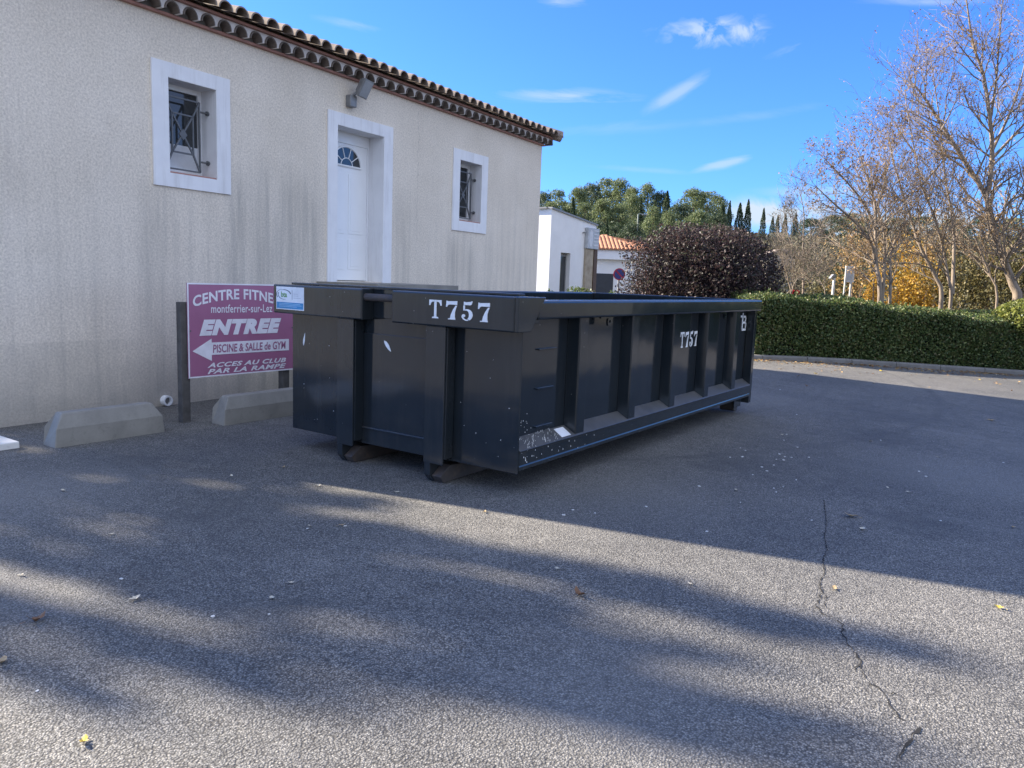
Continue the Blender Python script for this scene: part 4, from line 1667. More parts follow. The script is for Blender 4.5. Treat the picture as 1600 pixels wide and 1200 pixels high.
def build_signs_far():
    # no parking roundel
    p = at(967.5, 428.5, 23)
    d = Vector(-CR[2]).normalized()
    d.z = 0
    d.normalize()
    r = Vector((-d.y, d.x, 0))
    rad = 9.3 / CF * 23
    R = thing('parking_sign', 'round no-parking sign, blue with a red rim, on a pole beside the dark bush', 'sign', (p.x, p.y, -.3))

    def disc(b, r0, t0, t1, c=p):
        b.prism([(r0 * math.cos(a), r0 * math.sin(a)) for a in np.linspace(0, 2 * math.pi, 33)[:-1]],
                lambda x, z, t: tuple(c + r * x + Vector((0, 0, z)) + d * t), t0, t1)
    b = MB()
    disc(b, rad, 0, .012)
    ds = b.build('disc', plain('sign_red', (.38, .035, .06), .4), R)
    b = MB()
    disc(b, rad * .80, .013, .016)
    b.build('blue_field', plain('sign_blue', (.05, .07, .22), .4), ds)
    b = MB()
    k = math.sqrt(.5) * rad * .84
    w_ = rad * .09
    b.prism([(-k - w_, k - w_), (-k + w_, k + w_), (k + w_, -k + w_), (k - w_, -k - w_)], lambda x, z, t: tuple(p + r * x + Vector((0, 0, z)) + d * t), .017, .019)
    b.build('red_slash', plain('sign_red', (.38, .035, .06), .4), ds)
    b = MB()
    b.tube([(p.x - d.x * .04, p.y - d.y * .04, -.3), (p.x - d.x * .04, p.y - d.y * .04, p.z + rad)], .03, 8)
    b.build('pole', GREYMET, R)

    # white notice board on two legs
    dd = 26
    c = at(1327.5, 429, dd)
    s = dd / CF
    R = thing('notice_board', 'pale notice board on two legs standing behind the hedge', 'sign', (c.x, c.y, -.3))
    ex = r * .55 + d * -.1
    ex.normalize()
    b = MB()
    b.prism([(-7 * s, -12 * s), (7 * s, -12 * s), (7 * s, 13 * s), (-7 * s, 13 * s)], lambda x, z, t: tuple(c + r * x + Vector((0, 0, z)) + d * t), -.03, .02)
    bd = b.build('board', plain('board_white', (.62, .62, .60), .5), R)
    b = MB()
    b.prism([(-4.4 * s, -9 * s), (4.4 * s, -9 * s), (4.4 * s, 7 * s), (-4.4 * s, 7 * s)], lambda x, z, t: tuple(c + r * x + Vector((0, 0, z)) + d * t), .021, .024)
    b.build('notice', plain('board_print', (.42, .45, .46), .5), bd)
    for q in (-6, 3.2):
        b = MB()
        t0 = c + r * (q * s)
        b.tube([(t0.x, t0.y, -.32), (t0.x, t0.y, c.z + 12 * s)], .032, 8)
        b.build('leg', plain('board_post', (.50, .50, .47), .5), R)
    # small garden lamp post
    c = at(1302, 432, 26)
    R = thing('path_lamp', 'short pale lamp post with a tilted grey head beside the notice board', 'lamp', (c.x, c.y, -.3))
    b = MB()
    t0 = at(1303.5, 434, 26)
    b.tube([(t0.x, t0.y, -.32), (t0.x, t0.y, t0.z)], .045, 8)
    b.build('post', plain('lamp_post_pale', (.62, .61, .58), .5), R)
    b = MB()
    c2 = c - r * .02
    b.prism([(-4.5 * s, -3.2 * s), (3 * s, 0), (2.8 * s, 3 * s), (0, 3.4 * s), (-3 * s, 0)], lambda x, z, t: tuple(c2 + r * x + Vector((0, 0, z)) + d * t), -.09, .09)
    b.build('lamp_head', GREYMET, R)
    # red and white bunting / flags
    for (u, v, col, lab, nm) in ((1227, 466, (.62, .62, .68), 'small white and red fluttering flag low behind the hedge', 'flag'),
                                 (1243, 459, (.62, .04, .05), 'small bright red flag on a stick behind the hedge', 'flag')):
        c = at(u, v, 24)
        R = thing(nm, lab, 'flag', (c.x, c.y, -.3), 0, 'flags behind the hedge')
        b = MB()
        vs, fs = [], []
        m = 8
        for i in range(m + 1):
            for j in range(m + 1):
                a, h = (i / m - .5) * .26, (j / m - .5) * .22
                q = c + r * a + Vector((0, 0, h + .02 * math.sin(i * 1.4))) + d * (.03 * math.sin(i * 1.1 + j * .5))
                vs.append(tuple(q))
        fs = [(i * (m + 1) + j, (i + 1) * (m + 1) + j, (i + 1) * (m + 1) + j + 1, i * (m + 1) + j + 1) for i in range(m) for j in range(m)]
        b.add(vs, fs)
        o = b.build('cloth', plain('flag_' + str(u), col, .7), R, fix=False)
        if col[1] > .3:
            b = MB()
            q = c + d * .05
            b.bar(q - r * .12 - Vector((0, 0, .09)), q + r * .12 + Vector((0, 0, .09)), .02, .05)
            b.bar(q - r * .12 + Vector((0, 0, .09)), q + r * .12 - Vector((0, 0, .09)), .02, .05)
            b.build('red_stripe', plain('flag_1243', (.62, .04, .05), .7), o)
        b = MB()
        q = c - r * .13
        b.tube([(q.x, q.y, -.32), (q.x, q.y, c.z + .14)], .012, 6)
        b.build('stick', GREYMET, R)
    # street lamp on the hill
    p0 = at(996, 385, 58)
    R = thing('street_lamp', 'tall thin street lamp rising in front of the pines', 'street lamp', (p0.x, p0.y, .6))
    b = MB()
    top = at(997, 335, 58)
    b.tube([(p0.x, p0.y, .0), (top.x, top.y, top.z)], [.09, .05], 8)
    b.build('pole', plain('lamp_pole_green', (.22, .25, .22), .5), R)
    b = MB()
    t2 = top + r * .35 + d * .05
    b.tube([top, top + r * .15 + Vector((0, 0, .06)), t2], .035, 6)
    b.build('arm', plain('lamp_pole_green', (.22, .25, .22), .5), R)
    b = MB()
    b.bar(t2 - r * .05, t2 + r * .35, .16, .09)
    b.build('lamp_head', GREYMET, R)


build_signs_far()

# ------------------------------------------------------------------ terrain behind
def hill_z(lat, dep):
    """lat: metres right of the view axis, dep: metres along it"""
    base = -.30
    sl = .105 + .05 * smooth(8, 30, lat)
    return base + sl * max(0, min(dep, 96 + (dep - 96) * .15) - 44) * smooth(40, 60, dep) - .0000 * dep + .6 * math.sin(lat * .11 + dep * .07) * smooth(45, 70, dep)


FWD = Vector((-.5646, .8253, 0)).normalized()
RGT = Vector((FWD.y, -FWD.x, 0))


def hp(lat, dep):
    p = Vector((CP[0], CP[1], 0)) + RGT * lat + FWD * dep
    return Vector((p.x, p.y, hill_z(lat, dep)))


def build_hill():
    b = MB()
    la = np.linspace(-90, 120, 60)
    de = np.linspace(36, 150, 40)
    vs = [tuple(hp(a, d)) for a in la for d in de]
    n = len(de)
    b.add(vs, [(i * n + j, (i + 1) * n + j, (i + 1) * n + j + 1, i * n + j + 1) for i in range(len(la) - 1) for j in range(n - 1)])
    props(b.build('hill', HILLM, fix=False, smooth=True), kind='structure')


build_hill()

# ------------------------------------------------------------------ vegetation
PINE = leafmat('pine_needles', [(.075, .10, .045), (.115, .15, .062), (.155, .19, .08), (.19, .22, .095)], .6, .35)
PINE_D = leafmat('dark_needles', [(.04, .06, .032), (.062, .09, .044), (.085, .115, .055)], .6, .25)
CYP = leafmat('cypress_needles', [(.022, .042, .018), (.04, .065, .026), (.06, .085, .035)], .6, .2)
HEDGE = leafmat('hedge_leaves', [(.036, .062, .020), (.062, .10, .030), (.095, .14, .042), (.17, .20, .062), (.13, .10, .05)], .5, .3, .4)
HEDGE_T = leafmat('ball_leaves', [(.10, .13, .03), (.17, .19, .04), (.24, .24, .06)], .4, .3, .4)
PLUM = leafmat('plum_leaves', [(.020, .022, .018), (.034, .026, .026), (.054, .032, .033), (.085, .05, .048), (.04, .05, .026)], .55, .3, .35)
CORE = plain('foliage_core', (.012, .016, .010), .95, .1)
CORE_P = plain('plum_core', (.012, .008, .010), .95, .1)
BROWNL = leafmat('dry_leaves', [(.17, .10, .05), (.27, .17, .075), (.34, .22, .09)], .6, .35)
GOLD = leafmat('golden_leaves', [(.30, .15, .02), (.45, .25, .03), (.55, .34, .05), (.32, .22, .05)], .55, .4)
OLIVE = leafmat('olive_leaves', [(.08, .075, .03), (.13, .115, .045), (.18, .14, .05), (.10, .10, .045)], .6, .3)
GREYG = leafmat('scrub_leaves', [(.06, .065, .04), (.10, .095, .055), (.14, .12, .075), (.075, .085, .05)], .65, .25)
RUSSET = leafmat('russet_leaves', [(.22, .13, .055), (.31, .20, .075), (.38, .26, .09)], .6, .35)


def sph(rng, n):
    a = rng.normal(size=(n, 3))
    return a / np.linalg.norm(a, axis=1)[:, None]


def make_pine(seed, dark=False):
    """umbrella-ish Aleppo pine, height 10, crown radius about 3"""
    rng = np.random.default_rng(seed)
    R = thing('pine_tree', '', 'tree')
    b = MB()
    b.tube([(0, 0, -1), (.1, .05, 2.5), (-.1, .1, 5), (.05, 0, 8.2)], [.24, .2, .15, .05], 7)
    cl = []
    H = 10
    n = 105
    for k in range(n):
        h = rng.uniform(.05, .98)
        env = 3.1 * (1 - max(0, (h - .45) / .58) ** 1.9) * (.72 + .28 * smooth(.1, .45, h))
        a = rng.uniform(0, 2 * math.pi)
        r_ = env * math.sqrt(rng.uniform(.25, 1)) * rng.uniform(.82, 1.12)
        c = np.array([r_ * math.cos(a), r_ * math.sin(a), h * H])
        cl.append((c, rng.uniform(.6, 1.05)))
        if k % 3 == 0:
            z0 = max(1.2, h * H - .55 * r_)
            b.tube([(0, 0, z0), (c[0] * .6, c[1] * .6, (z0 + c[2]) / 2 + .1), tuple(c)], [.08, .05, .02], 4, cap=False)
    b.build('trunk', BARK2, R)
    V = []
    for c, s in cl:
        m = 105
        p = sph(rng, m) * (rng.uniform(.3, 1, m) ** .5)[:, None] * np.array([s, s, s * .78]) * 1.05
        V.append(leaves(c + p, .135, rng, .42, lean=np.tile([0, 0, 1.0], (m, 1)), lw=.5))
    me = quads_mesh('crown', np.concatenate(V), PINE_D if dark else PINE)
    link_mesh('crown', me, None, R)
    return R


def make_cypress(seed):
    rng = np.random.default_rng(seed)
    R = thing('cypress_tree', '', 'tree')
    b = MB()
    b.tube([(0, 0, -1), (0, 0, 5), (0, 0, 9.4)], [.16, .11, .02], 6)
    b.build('trunk', BARK2, R)
    n = 3800
    h = rng.uniform(.03, 1, n)
    env = .92 * (np.minimum(1, h / .16) ** .6) * (1 - np.clip((h - .35) / .66, 0, 1) ** 1.7) + .05
    a = rng.uniform(0, 2 * math.pi, n)
    lump = 1 + .18 * np.sin(a * 3 + h * 21) + .12 * np.sin(a * 5 - h * 35)
    r_ = env * rng.uniform(.55, 1.0, n) ** .5 * lump
    C = np.stack([r_ * np.cos(a), r_ * np.sin(a), h * 10], 1)
    V = leaves(C, .17, rng, .38, lean=np.tile([0, 0, 1.0], (n, 1)), lw=1.5)
    link_mesh('crown', quads_mesh('crown', V, CYP), None, R)
    return R


def place(proto, used, loc, h, wf, rz, label, group):
    """first use moves the prototype itself, later ones copy it with its parts"""
    o = proto if proto not in used else copy_tree(proto)
    used.append(proto)
    o.location = loc
    s = h / 10
    o.scale = (s * wf, s * wf, s)
    o.rotation_euler = (0, 0, rz)
    props(o, label, 'tree', group)
    return o


def build_far_trees():
    rng = random.Random(11)
    P = [make_pine(1), make_pine(2), make_pine(3), make_pine(4, True)]
    used = []
    # (u top, v top, width px, depth, base v, proto)
    pines = [(851, 300, 40, 84, 395, 3), (873, 296, 44, 86, 400, 0), (905, 295, 40, 84, 400, 1), (926, 287, 44, 88, 395, 3), (949, 278, 50, 92, 395, 0),
             (971, 281, 48, 90, 395, 2), (989, 295, 40, 86, 395, 1), (1014, 288, 40, 88, 395, 2), (1034, 300, 34, 88, 395, 3), (1085, 297, 54, 80, 400, 1),
             (1106, 298, 50, 82, 405, 0), (1124, 306, 36, 84, 400, 2), (862, 318, 44, 74, 420, 1), (888, 322, 40, 74, 420, 2), (914, 316, 42, 74, 415, 0),
             (943, 314, 44, 72, 415, 1), (968, 318, 44, 72, 420, 0), (988, 305, 40, 76, 415, 2), (1021, 326, 40, 62, 430, 1), (1064, 318, 46, 70, 420, 3),
             (1045, 332, 36, 66, 425, 2), (1090, 330, 50, 66, 430, 2), (930, 345, 50, 62, 430, 3), (960, 350, 60, 60, 432, 3), (895, 345, 50, 62, 430, 3),
             (990, 348, 50, 58, 432, 3), (1120, 335, 44, 68, 430, 3), (868, 345, 50, 60, 432, 2), (1066, 345, 46, 60, 432, 0),
             (1300, 336, 60, 104, 400, 3), (1332, 334, 60, 106, 400, 2), (1268, 344, 50, 100, 400, 3), (1362, 338, 60, 108, 400, 3), (1400, 342, 60, 108, 400, 2),
             (1440, 338, 64, 108, 400, 3), (1490, 342, 64, 108, 400, 2), (1540, 338, 64, 108, 400, 3), (1585, 340, 64, 108, 400, 0)]
    rows = {0: 'broad light green pine', 1: 'lumpy mid green pine', 2: 'open grey-green pine', 3: 'dark shaded pine'}
    spots = ['over the white building', 'left of the pole lamp', 'above the orange roof', 'right of the pole lamp', 'above the dark bush', 'on the far right hill']
    def pine_label(u, v, k):
        sp = spots[0] if u < 930 else spots[2] if u < 985 else spots[1] if u < 1005 else spots[3] if u < 1060 else spots[4] if u < 1200 else spots[5]
        tier = 'on the ridge' if v < 312 else 'below the ridge' if v < 330 else 'low at the foot'
        return rows[k] + ' ' + tier + ' ' + sp
    same = {}
    for q in sorted(pines):
        same.setdefault(pine_label(q[0], q[1], q[5]), []).append(q)
    words = ['leftmost alike', 'second alike', 'third alike', 'fourth alike', 'fifth alike']
    for i, (u, v, w_, dep, bv, k) in enumerate(pines):
        top = at(u, v, dep)
        rel = top - Vector(CP)
        base = Vector((top.x, top.y, hill_z(rel.dot(RGT), rel.dot(FWD))))
        h = max(3.5, top.z - base.z)
        wf = 1.28 * (w_ / CF * dep) / (6.2 * h / 10)
        lab = pine_label(u, v, k)
        if len(same[lab]) > 1:
            lab = (rows[k] + ' ' + lab[len(rows[k]) + 1:] + ', ' + words[same[lab].index((u, v, w_, dep, bv, k))]).replace('on the ridge behind', 'on the ridge behind')
        place(P[k], used, (base.x, base.y, base.z), h, max(.6, min(2.0, wf)), rng.uniform(0, 6.28), lab, 'pines on the hill')
    C = [make_cypress(21), make_cypress(22)]
    cyp = [(1002, 309, 12, 72, 'thin dark cypress just beside the street lamp'), (1043, 299, 18, 78, 'broad dark cypress between two pines above the bush'),
           (896, 309, 16, 72, 'dark cypress among the pines above the white building'), (949, 342, 9, 56, 'small pale cypress above the orange roof'),
           (1130, 320, 16, 76, 'cypress touching the right side of the pine wood'), (1141, 314, 10, 80, 'slim cypress first in the row right of the pines'),
           (1157, 317, 14, 80, 'plump cypress second in the row right of the pines'), (1170, 312, 12, 80, 'tall pointed cypress third in the row against the white cloud'),
           (1194, 325, 9, 84, 'narrow blunt cypress standing alone against the cloud'),
           (1208, 338, 8, 96, 'short cypress leftmost of the hilltop cluster'), (1216, 336, 8, 97, 'short cypress second of the hilltop cluster'),
           (1228, 334, 9, 98, 'short cypress third of the hilltop cluster'), (1244, 333, 10, 98, 'short wide cypress at the right of the hilltop cluster'),
           (1309, 420, 10, 34, 'small columnar cypress left of the notice board'), (1338, 420, 13, 34, 'small columnar cypress right of the notice board')]
    for i, (u, v, w_, dep, lab) in enumerate(cyp):
        top = at(u, v, dep)
        rel = top - Vector(CP)
        base = Vector((top.x, top.y, hill_z(rel.dot(RGT), rel.dot(FWD))))
        h = max(2.0, top.z - base.z)
        wf = (w_ / CF * dep) / (1.9 * h / 10)
        place(C[i % 2], used, tuple(base), h, max(.5, min(2.2, wf)), rng.uniform(0, 6.28), lab, 'cypresses on the hill')


build_far_trees()


def bush(name, label, cat, c, rad, mat, n, size, seed, core=None, ground=-.3, group=None, lumps=.15, stems=5, cscale=.8, thin=.5, hemi=False):
    """bush: leaf shell with lumpy outline round centre c, stems down to the ground"""
    rng = np.random.default_rng(seed)
    R = thing(name, label, cat, (c[0], c[1], ground), 0, group)
    d = sph(rng, n)
    ph = rng.uniform(0, 6.28, 6)
    lump = 1 + lumps * (np.sin(d[:, 0] * 5 + ph[0]) * np.sin(d[:, 1] * 5 + ph[1]) + np.sin(d[:, 2] * 6 + ph[2]) * .6 + .5 * np.sin(d[:, 0] * 11 + ph[3]) * np.sin(d[:, 2] * 10 + ph[4]))
    r_ = (thin + (1 - thin) * rng.uniform(0, 1, n) ** .6) * lump
    C = np.array(c) - np.array([c[0], c[1], ground]) + d * r_[:, None] * np.array(rad)
    C = C[C[:, 2] > .05]
    V = leaves(C, size, rng, .55)
    b = MB()
    r0 = random.Random(seed)
    for k in range(stems):
        a = r0.uniform(0, 6.28)
        t = Vector((math.cos(a) * rad[0] * .6, math.sin(a) * rad[1] * .6, c[2] - ground + rad[2] * r0.uniform(.0, .6)))
        b.tube([(t.x * .1, t.y * .1, -.1), (t.x * .45, t.y * .45, t.z * .5), t], [.05, .035, .012], 5)
    b.build('stem', BARK1, R, w=False)
    if core:
        bm = bmesh.new()
        bmesh.ops.create_icosphere(bm, subdivisions=3, radius=1)
        for v in bm.verts:
            v.co = Vector((v.co.x * rad[0] * cscale, v.co.y * rad[1] * cscale, v.co.z * rad[2] * cscale + c[2] - ground))
            v.co.z = max(.03, v.co.z)
        me = bpy.data.meshes.new('inner_shade')
        bm.to_mesh(me)
        bm.free()
        link_mesh('shade_core', me, core, R)  # solid near-black core, its colour stands in for shade among the leaves
    link_mesh('foliage', quads_mesh('foliage', V, mat), None, R)
    return R


def build_plum():
    c = at(1096, 430, 20.2)
    s = 20.2 / CF
    rx = 104 * s
    zc = .95
    rz = at(1096, 364, 20.2).z - zc
    rng = np.random.default_rng(77)
    gr = -.25
    R = thing('plum_bush', 'big clipped round bush with dark purple-red leaves behind the skip', 'bush', (c.x, c.y, gr))
    n = 74000
    d = sph(rng, n)
    d /= (np.abs(d) ** 5.0).sum(1)[:, None] ** (1 / 5.0)      # boxy superellipsoid: clipped sides, flat-ish top
    ph = rng.uniform(0, 6.28, 4)
    lump = 1 + .03 * np.sin(d[:, 0] * 7 + ph[0]) * np.sin(d[:, 1] * 7 + ph[1]) + .045 * np.sin(d[:, 2] * 11 + ph[2] + d[:, 0] * 5) + .045 * np.sin(d[:, 0] * 17 + ph[3])
    r_ = (.76 + .27 * rng.uniform(0, 1, n) ** 1.1) * lump
    C = d * r_[:, None] * np.array([rx, rx * .9, rz]) + np.array([0, 0, zc - gr])
    C = C[C[:, 2] > .25]
    V = leaves(C, .036, rng, .5)
    # upright shoots standing proud on top
    sh = []
    b = MB()
    r0 = random.Random(4)
    for k in range(240):
        a = r0.uniform(0, 6.28)
        q = math.sqrt(r0.random()) * .8
        x, y = math.cos(a) * rx * q, math.sin(a) * rx * .9 * q
        z = zc - gr + rz * (1 - q ** 4 * .5) * .97
        hgt = r0.uniform(.1, .30)
        t = Vector((x + r0.uniform(-.06, .06), y + r0.uniform(-.06, .06), z + hgt))
        b.tube([(x, y, z - .15), t], [.006, .003], 4, cap=False)
        for m in range(9):
            f = m / 8
            sh.append((x + (t.x - x) * f, y + (t.y - y) * f, z + hgt * f))
    for k in range(9):
        a = r0.uniform(0, 6.28)
        t = Vector((math.cos(a) * rx * .7, math.sin(a) * rx * .6, zc - gr + rz * r0.uniform(-.2, .6)))
        b.tube([(t.x * .08, t.y * .08, -.1), (t.x * .4, t.y * .4, t.z * .45), t], [.05, .035, .012], 5)
    b.build('stem', BARK2, R, w=False)
    sh = np.array(sh) + rng.normal(size=(len(sh), 3)) * .02
    V = np.concatenate([V, leaves(sh, .034, rng, .45)])
    link_mesh('foliage', quads_mesh('foliage', V, PLUM), None, R)
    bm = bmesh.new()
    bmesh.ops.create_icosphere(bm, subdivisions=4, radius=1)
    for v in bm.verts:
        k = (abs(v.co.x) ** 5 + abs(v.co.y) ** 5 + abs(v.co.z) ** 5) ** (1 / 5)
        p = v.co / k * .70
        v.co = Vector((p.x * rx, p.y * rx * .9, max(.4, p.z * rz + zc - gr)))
    me = bpy.data.meshes.new('shade_core')
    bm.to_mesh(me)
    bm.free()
    link_mesh('shade_core', me, CORE_P, R)  # dark solid filling, painted as the shade deep inside the bush


build_plum()


def build_hedge():
    rng = np.random.default_rng(5)
    p0 = K0 + KN * .12
    R = thing('hedge', 'long clipped green hedge along the far kerb of the car park', 'hedge', (p0.x, p0.y, gz(p0.x, p0.y)), math.atan2(KD.y, KD.x))
    L0, L1, D = -.25, 14.0, 2.1

    def top(x):
        return 1.36 + .05 * np.sin(x * 1.3) + .04 * np.sin(x * 3.1 + 1) - .012 * (x + 2) * (x > -2) - .06 * np.clip(x - 3.4, 0, 1.5)

    def front(x, z):
        return .05 * np.sin(x * 1.7 + z * 2) + .04 * np.sin(x * 4.3 - z * 3) + .03
    V = []
    n = 92000           # front face
    x = rng.uniform(L0, L1, n)
    zt = top(x)
    z = rng.uniform(.02, 1, n) * zt
    y = front(x, z) + rng.uniform(-.05, .14, n) + .12 * np.clip((z / zt - .85) / .15, 0, 1) ** 2
    V.append(np.stack([x, y, z], 1))
    n = 80000           # top
    x = rng.uniform(L0, L1, n)
    y = rng.uniform(0, D, n)
    z = top(x) + .04 * np.sin(y * 5 + x * 2) + rng.uniform(-.12, .05, n) - .10 * np.clip(1 - y / .15, 0, 1) ** 2 + .03 * y
    V.append(np.stack([x, y, z], 1))
    n = 260
    x = np.repeat(rng.uniform(L0, L1, n), 22) + rng.normal(0, .012, n * 22)
    y = np.repeat(rng.uniform(-.04, D, n), 22) + rng.normal(0, .012, n * 22)
    z = top(x) + np.tile(np.linspace(-.05, 1, 22), n) * np.repeat(rng.uniform(.05, .19, n), 22) + .03 * y
    V.append(np.stack([x, y, z], 1))
    n = 3000
    V.append(np.stack([rng.uniform(-.1, .1, n) + rng.choice([L0, L1], n), rng.uniform(0, D, n), rng.uniform(0, 1.3, n)], 1))
    C = np.concatenate(V)
    sl = [(gz(*(p0 + KD * float(t)).xy) - gz(p0.x, p0.y)) for t in np.linspace(L0, L1, 24)]
    C[:, 2] += np.interp(C[:, 0], np.linspace(L0, L1, 24), sl)
    link_mesh('foliage', quads_mesh('foliage', leaves(C, .027, rng, .62), HEDGE), None, R)
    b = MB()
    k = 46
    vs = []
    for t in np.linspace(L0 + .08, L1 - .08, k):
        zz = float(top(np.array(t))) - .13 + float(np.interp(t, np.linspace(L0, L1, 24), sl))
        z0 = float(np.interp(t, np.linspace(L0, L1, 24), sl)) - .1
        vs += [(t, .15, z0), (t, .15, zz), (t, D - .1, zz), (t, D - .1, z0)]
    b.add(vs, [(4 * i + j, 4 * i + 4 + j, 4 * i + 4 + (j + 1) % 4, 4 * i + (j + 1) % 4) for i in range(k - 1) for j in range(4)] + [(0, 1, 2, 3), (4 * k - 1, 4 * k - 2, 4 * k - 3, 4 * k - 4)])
    b.build('shade_core', CORE, R, w=False)  # dark box inside the hedge, shade between the leaves put into its colour
    # clipped ball at the right
    c = at(1622, 505, 17.6)
    bush('ball_shrub', 'rounded yellow-green clipped shrub bulging at the right end of the hedge', 'shrub', (c.x, c.y, c.z), (.95, .95, .62), HEDGE_T, 9000, .034, 8, CORE,
         ground=gz(c.x, c.y), lumps=.04, cscale=.84, thin=.84)


build_hedge()


# ---- bare trees
def twig_tree(name, label, limbs, dep, seed, twigs=1.0, leaf=.5, leafmat_=None, r0=.09, ground=-.3, group='bare trees behind the hedge', world_pts=None, lsz=.028, lean=(0, 0, .35)):
    """limbs: polylines in photo pixels at the tree's distance, thickest first; finer branches are grown from them in 3-D"""
    rng = random.Random(seed)
    base = at(*limbs[0][0], dep)
    R = thing(name, label, 'tree', (base.x, base.y, ground), 0, group)
    tr, tw, LV = MB(), MB(), []

    def grow(p, d, ln, r, lev):
        segs = 4 if lev < 2 else 3
        pts, rad = [p], [r]
        q = p.copy()
        dd = d.copy()
        for k in range(segs):
            dd = (dd + Vector((rng.gauss(0, .16), rng.gauss(0, .16), rng.gauss(.05, .12)))).normalized()
            q = q + dd * (ln / segs)
            pts.append(q.copy())
            rad.append(max(.0022, r * (1 - .75 * (k + 1) / segs)))
        (tw if r < .022 else tr).tube(pts, rad, 3 if r < .012 else 5, cap=False)
        if lev < 3:
            nch = int({0: 6, 1: 6, 2: 4}[lev] * twigs + rng.random())
            for c in range(nch):
                f = .22 + .76 * (c + rng.random() * .8) / nch
                i = min(segs - 1, int(f * segs))
                pp = pts[i].lerp(pts[i + 1], f * segs - i)
                ax = dd.cross(Vector((rng.gauss(0, 1), rng.gauss(0, 1), rng.gauss(0, 1)))).normalized()
                nd = (dd * .75 + ax * rng.uniform(.45, .85) + Vector(lean) * .5).normalized()
                grow(pp, nd, ln * rng.uniform(.42, .66), max(.0026, r * .5), lev + 1)
        else:
            for pp in pts[1:]:
                if rng.random() < leaf:
                    LV.append(pp + Vector((rng.gauss(0, .03), rng.gauss(0, .03), rng.gauss(-.01, .03))))
    for li, limb in enumerate(limbs):
        rr = limb[-1] if isinstance(limb[-1], float) else r0 * (.8 if li else 1)
        pxs = [q for q in limb if not isinstance(q, float)]
        side = 0 if li == 0 else rng.uniform(-1.1, 1.1)
        pts = []
        for k, (u, v) in enumerate(pxs):
            f = k / max(1, len(pxs) - 1)
            pts.append(at(u, v, dep + side * f))
        if pts[0].z < 1.6 or li == 0:
            g = pts[0].copy()
            if g.z > ground + .3 and pxs[0][1] > 440:
                pts.insert(0, Vector((g.x + (g.x - pts[1].x) * .2, g.y, ground - .1)))
        n = len(pts)
        # smooth the polyline
        fine, rad = [], []
        for k in range(n - 1):
            for s in range(3):
                f = s / 3
                a, b_, c_, d_ = pts[max(0, k - 1)], pts[k], pts[k + 1], pts[min(n - 1, k + 2)]
                q = .5 * ((2 * b_) + (c_ - a) * f + (2 * a - 5 * b_ + 4 * c_ - d_) * f * f + (3 * b_ - a - 3 * c_ + d_) * f ** 3)
                fine.append(q)
                rad.append(max(.006, rr * (1 - .86 * ((k + f) / (n - 1)) ** .8)))
        fine.append(pts[-1])
        rad.append(.005)
        tr.tube(fine, rad, 8 if rr > .05 else 6, cap=False)
        # side branches
        m = len(fine)
        total = sum((fine[i + 1] - fine[i]).length for i in range(m - 1))
        nb = int(total * 4.2 * twigs) + 2
        for k in range(nb):
            f = .22 + .78 * (k + rng.random()) / nb
            i = min(m - 2, int(f * (m - 1)))
            pp = fine[i].lerp(fine[i + 1], f * (m - 1) - i)
            if pp.z < 1.7:
                continue
            d = (fine[i + 1] - fine[i]).normalized()
            ax = d.cross(Vector((rng.gauss(0, 1), rng.gauss(0, 1), rng.gauss(0, 1)))).normalized()
            nd = (d * .7 + ax * rng.uniform(.6, 1.0) + Vector(lean) * .6).normalized()
            ln = total * rng.uniform(.10, .24) * (1.15 - .55 * f) + .25
            grow(pp, nd, ln, max(.008, rad[i] * .5), 1)
        grow(fine[-1], (fine[-1] - fine[-2]).normalized(), .5, .007, 2)
    tr.build('trunk', BARK1, R, fix=False, smooth=True)
    tw.build('twigs', BARK1 if name != 'dark' else BARK2, R, fix=False)
    if LV:
        nrng = np.random.default_rng(seed)
        V = np.array([tuple(p - Vector((base.x, base.y, ground))) for p in LV])
        link_mesh('leaves', quads_mesh('leaves', leaves(V, lsz, nrng, .6), leafmat_ or BROWNL), None, R)
    return R


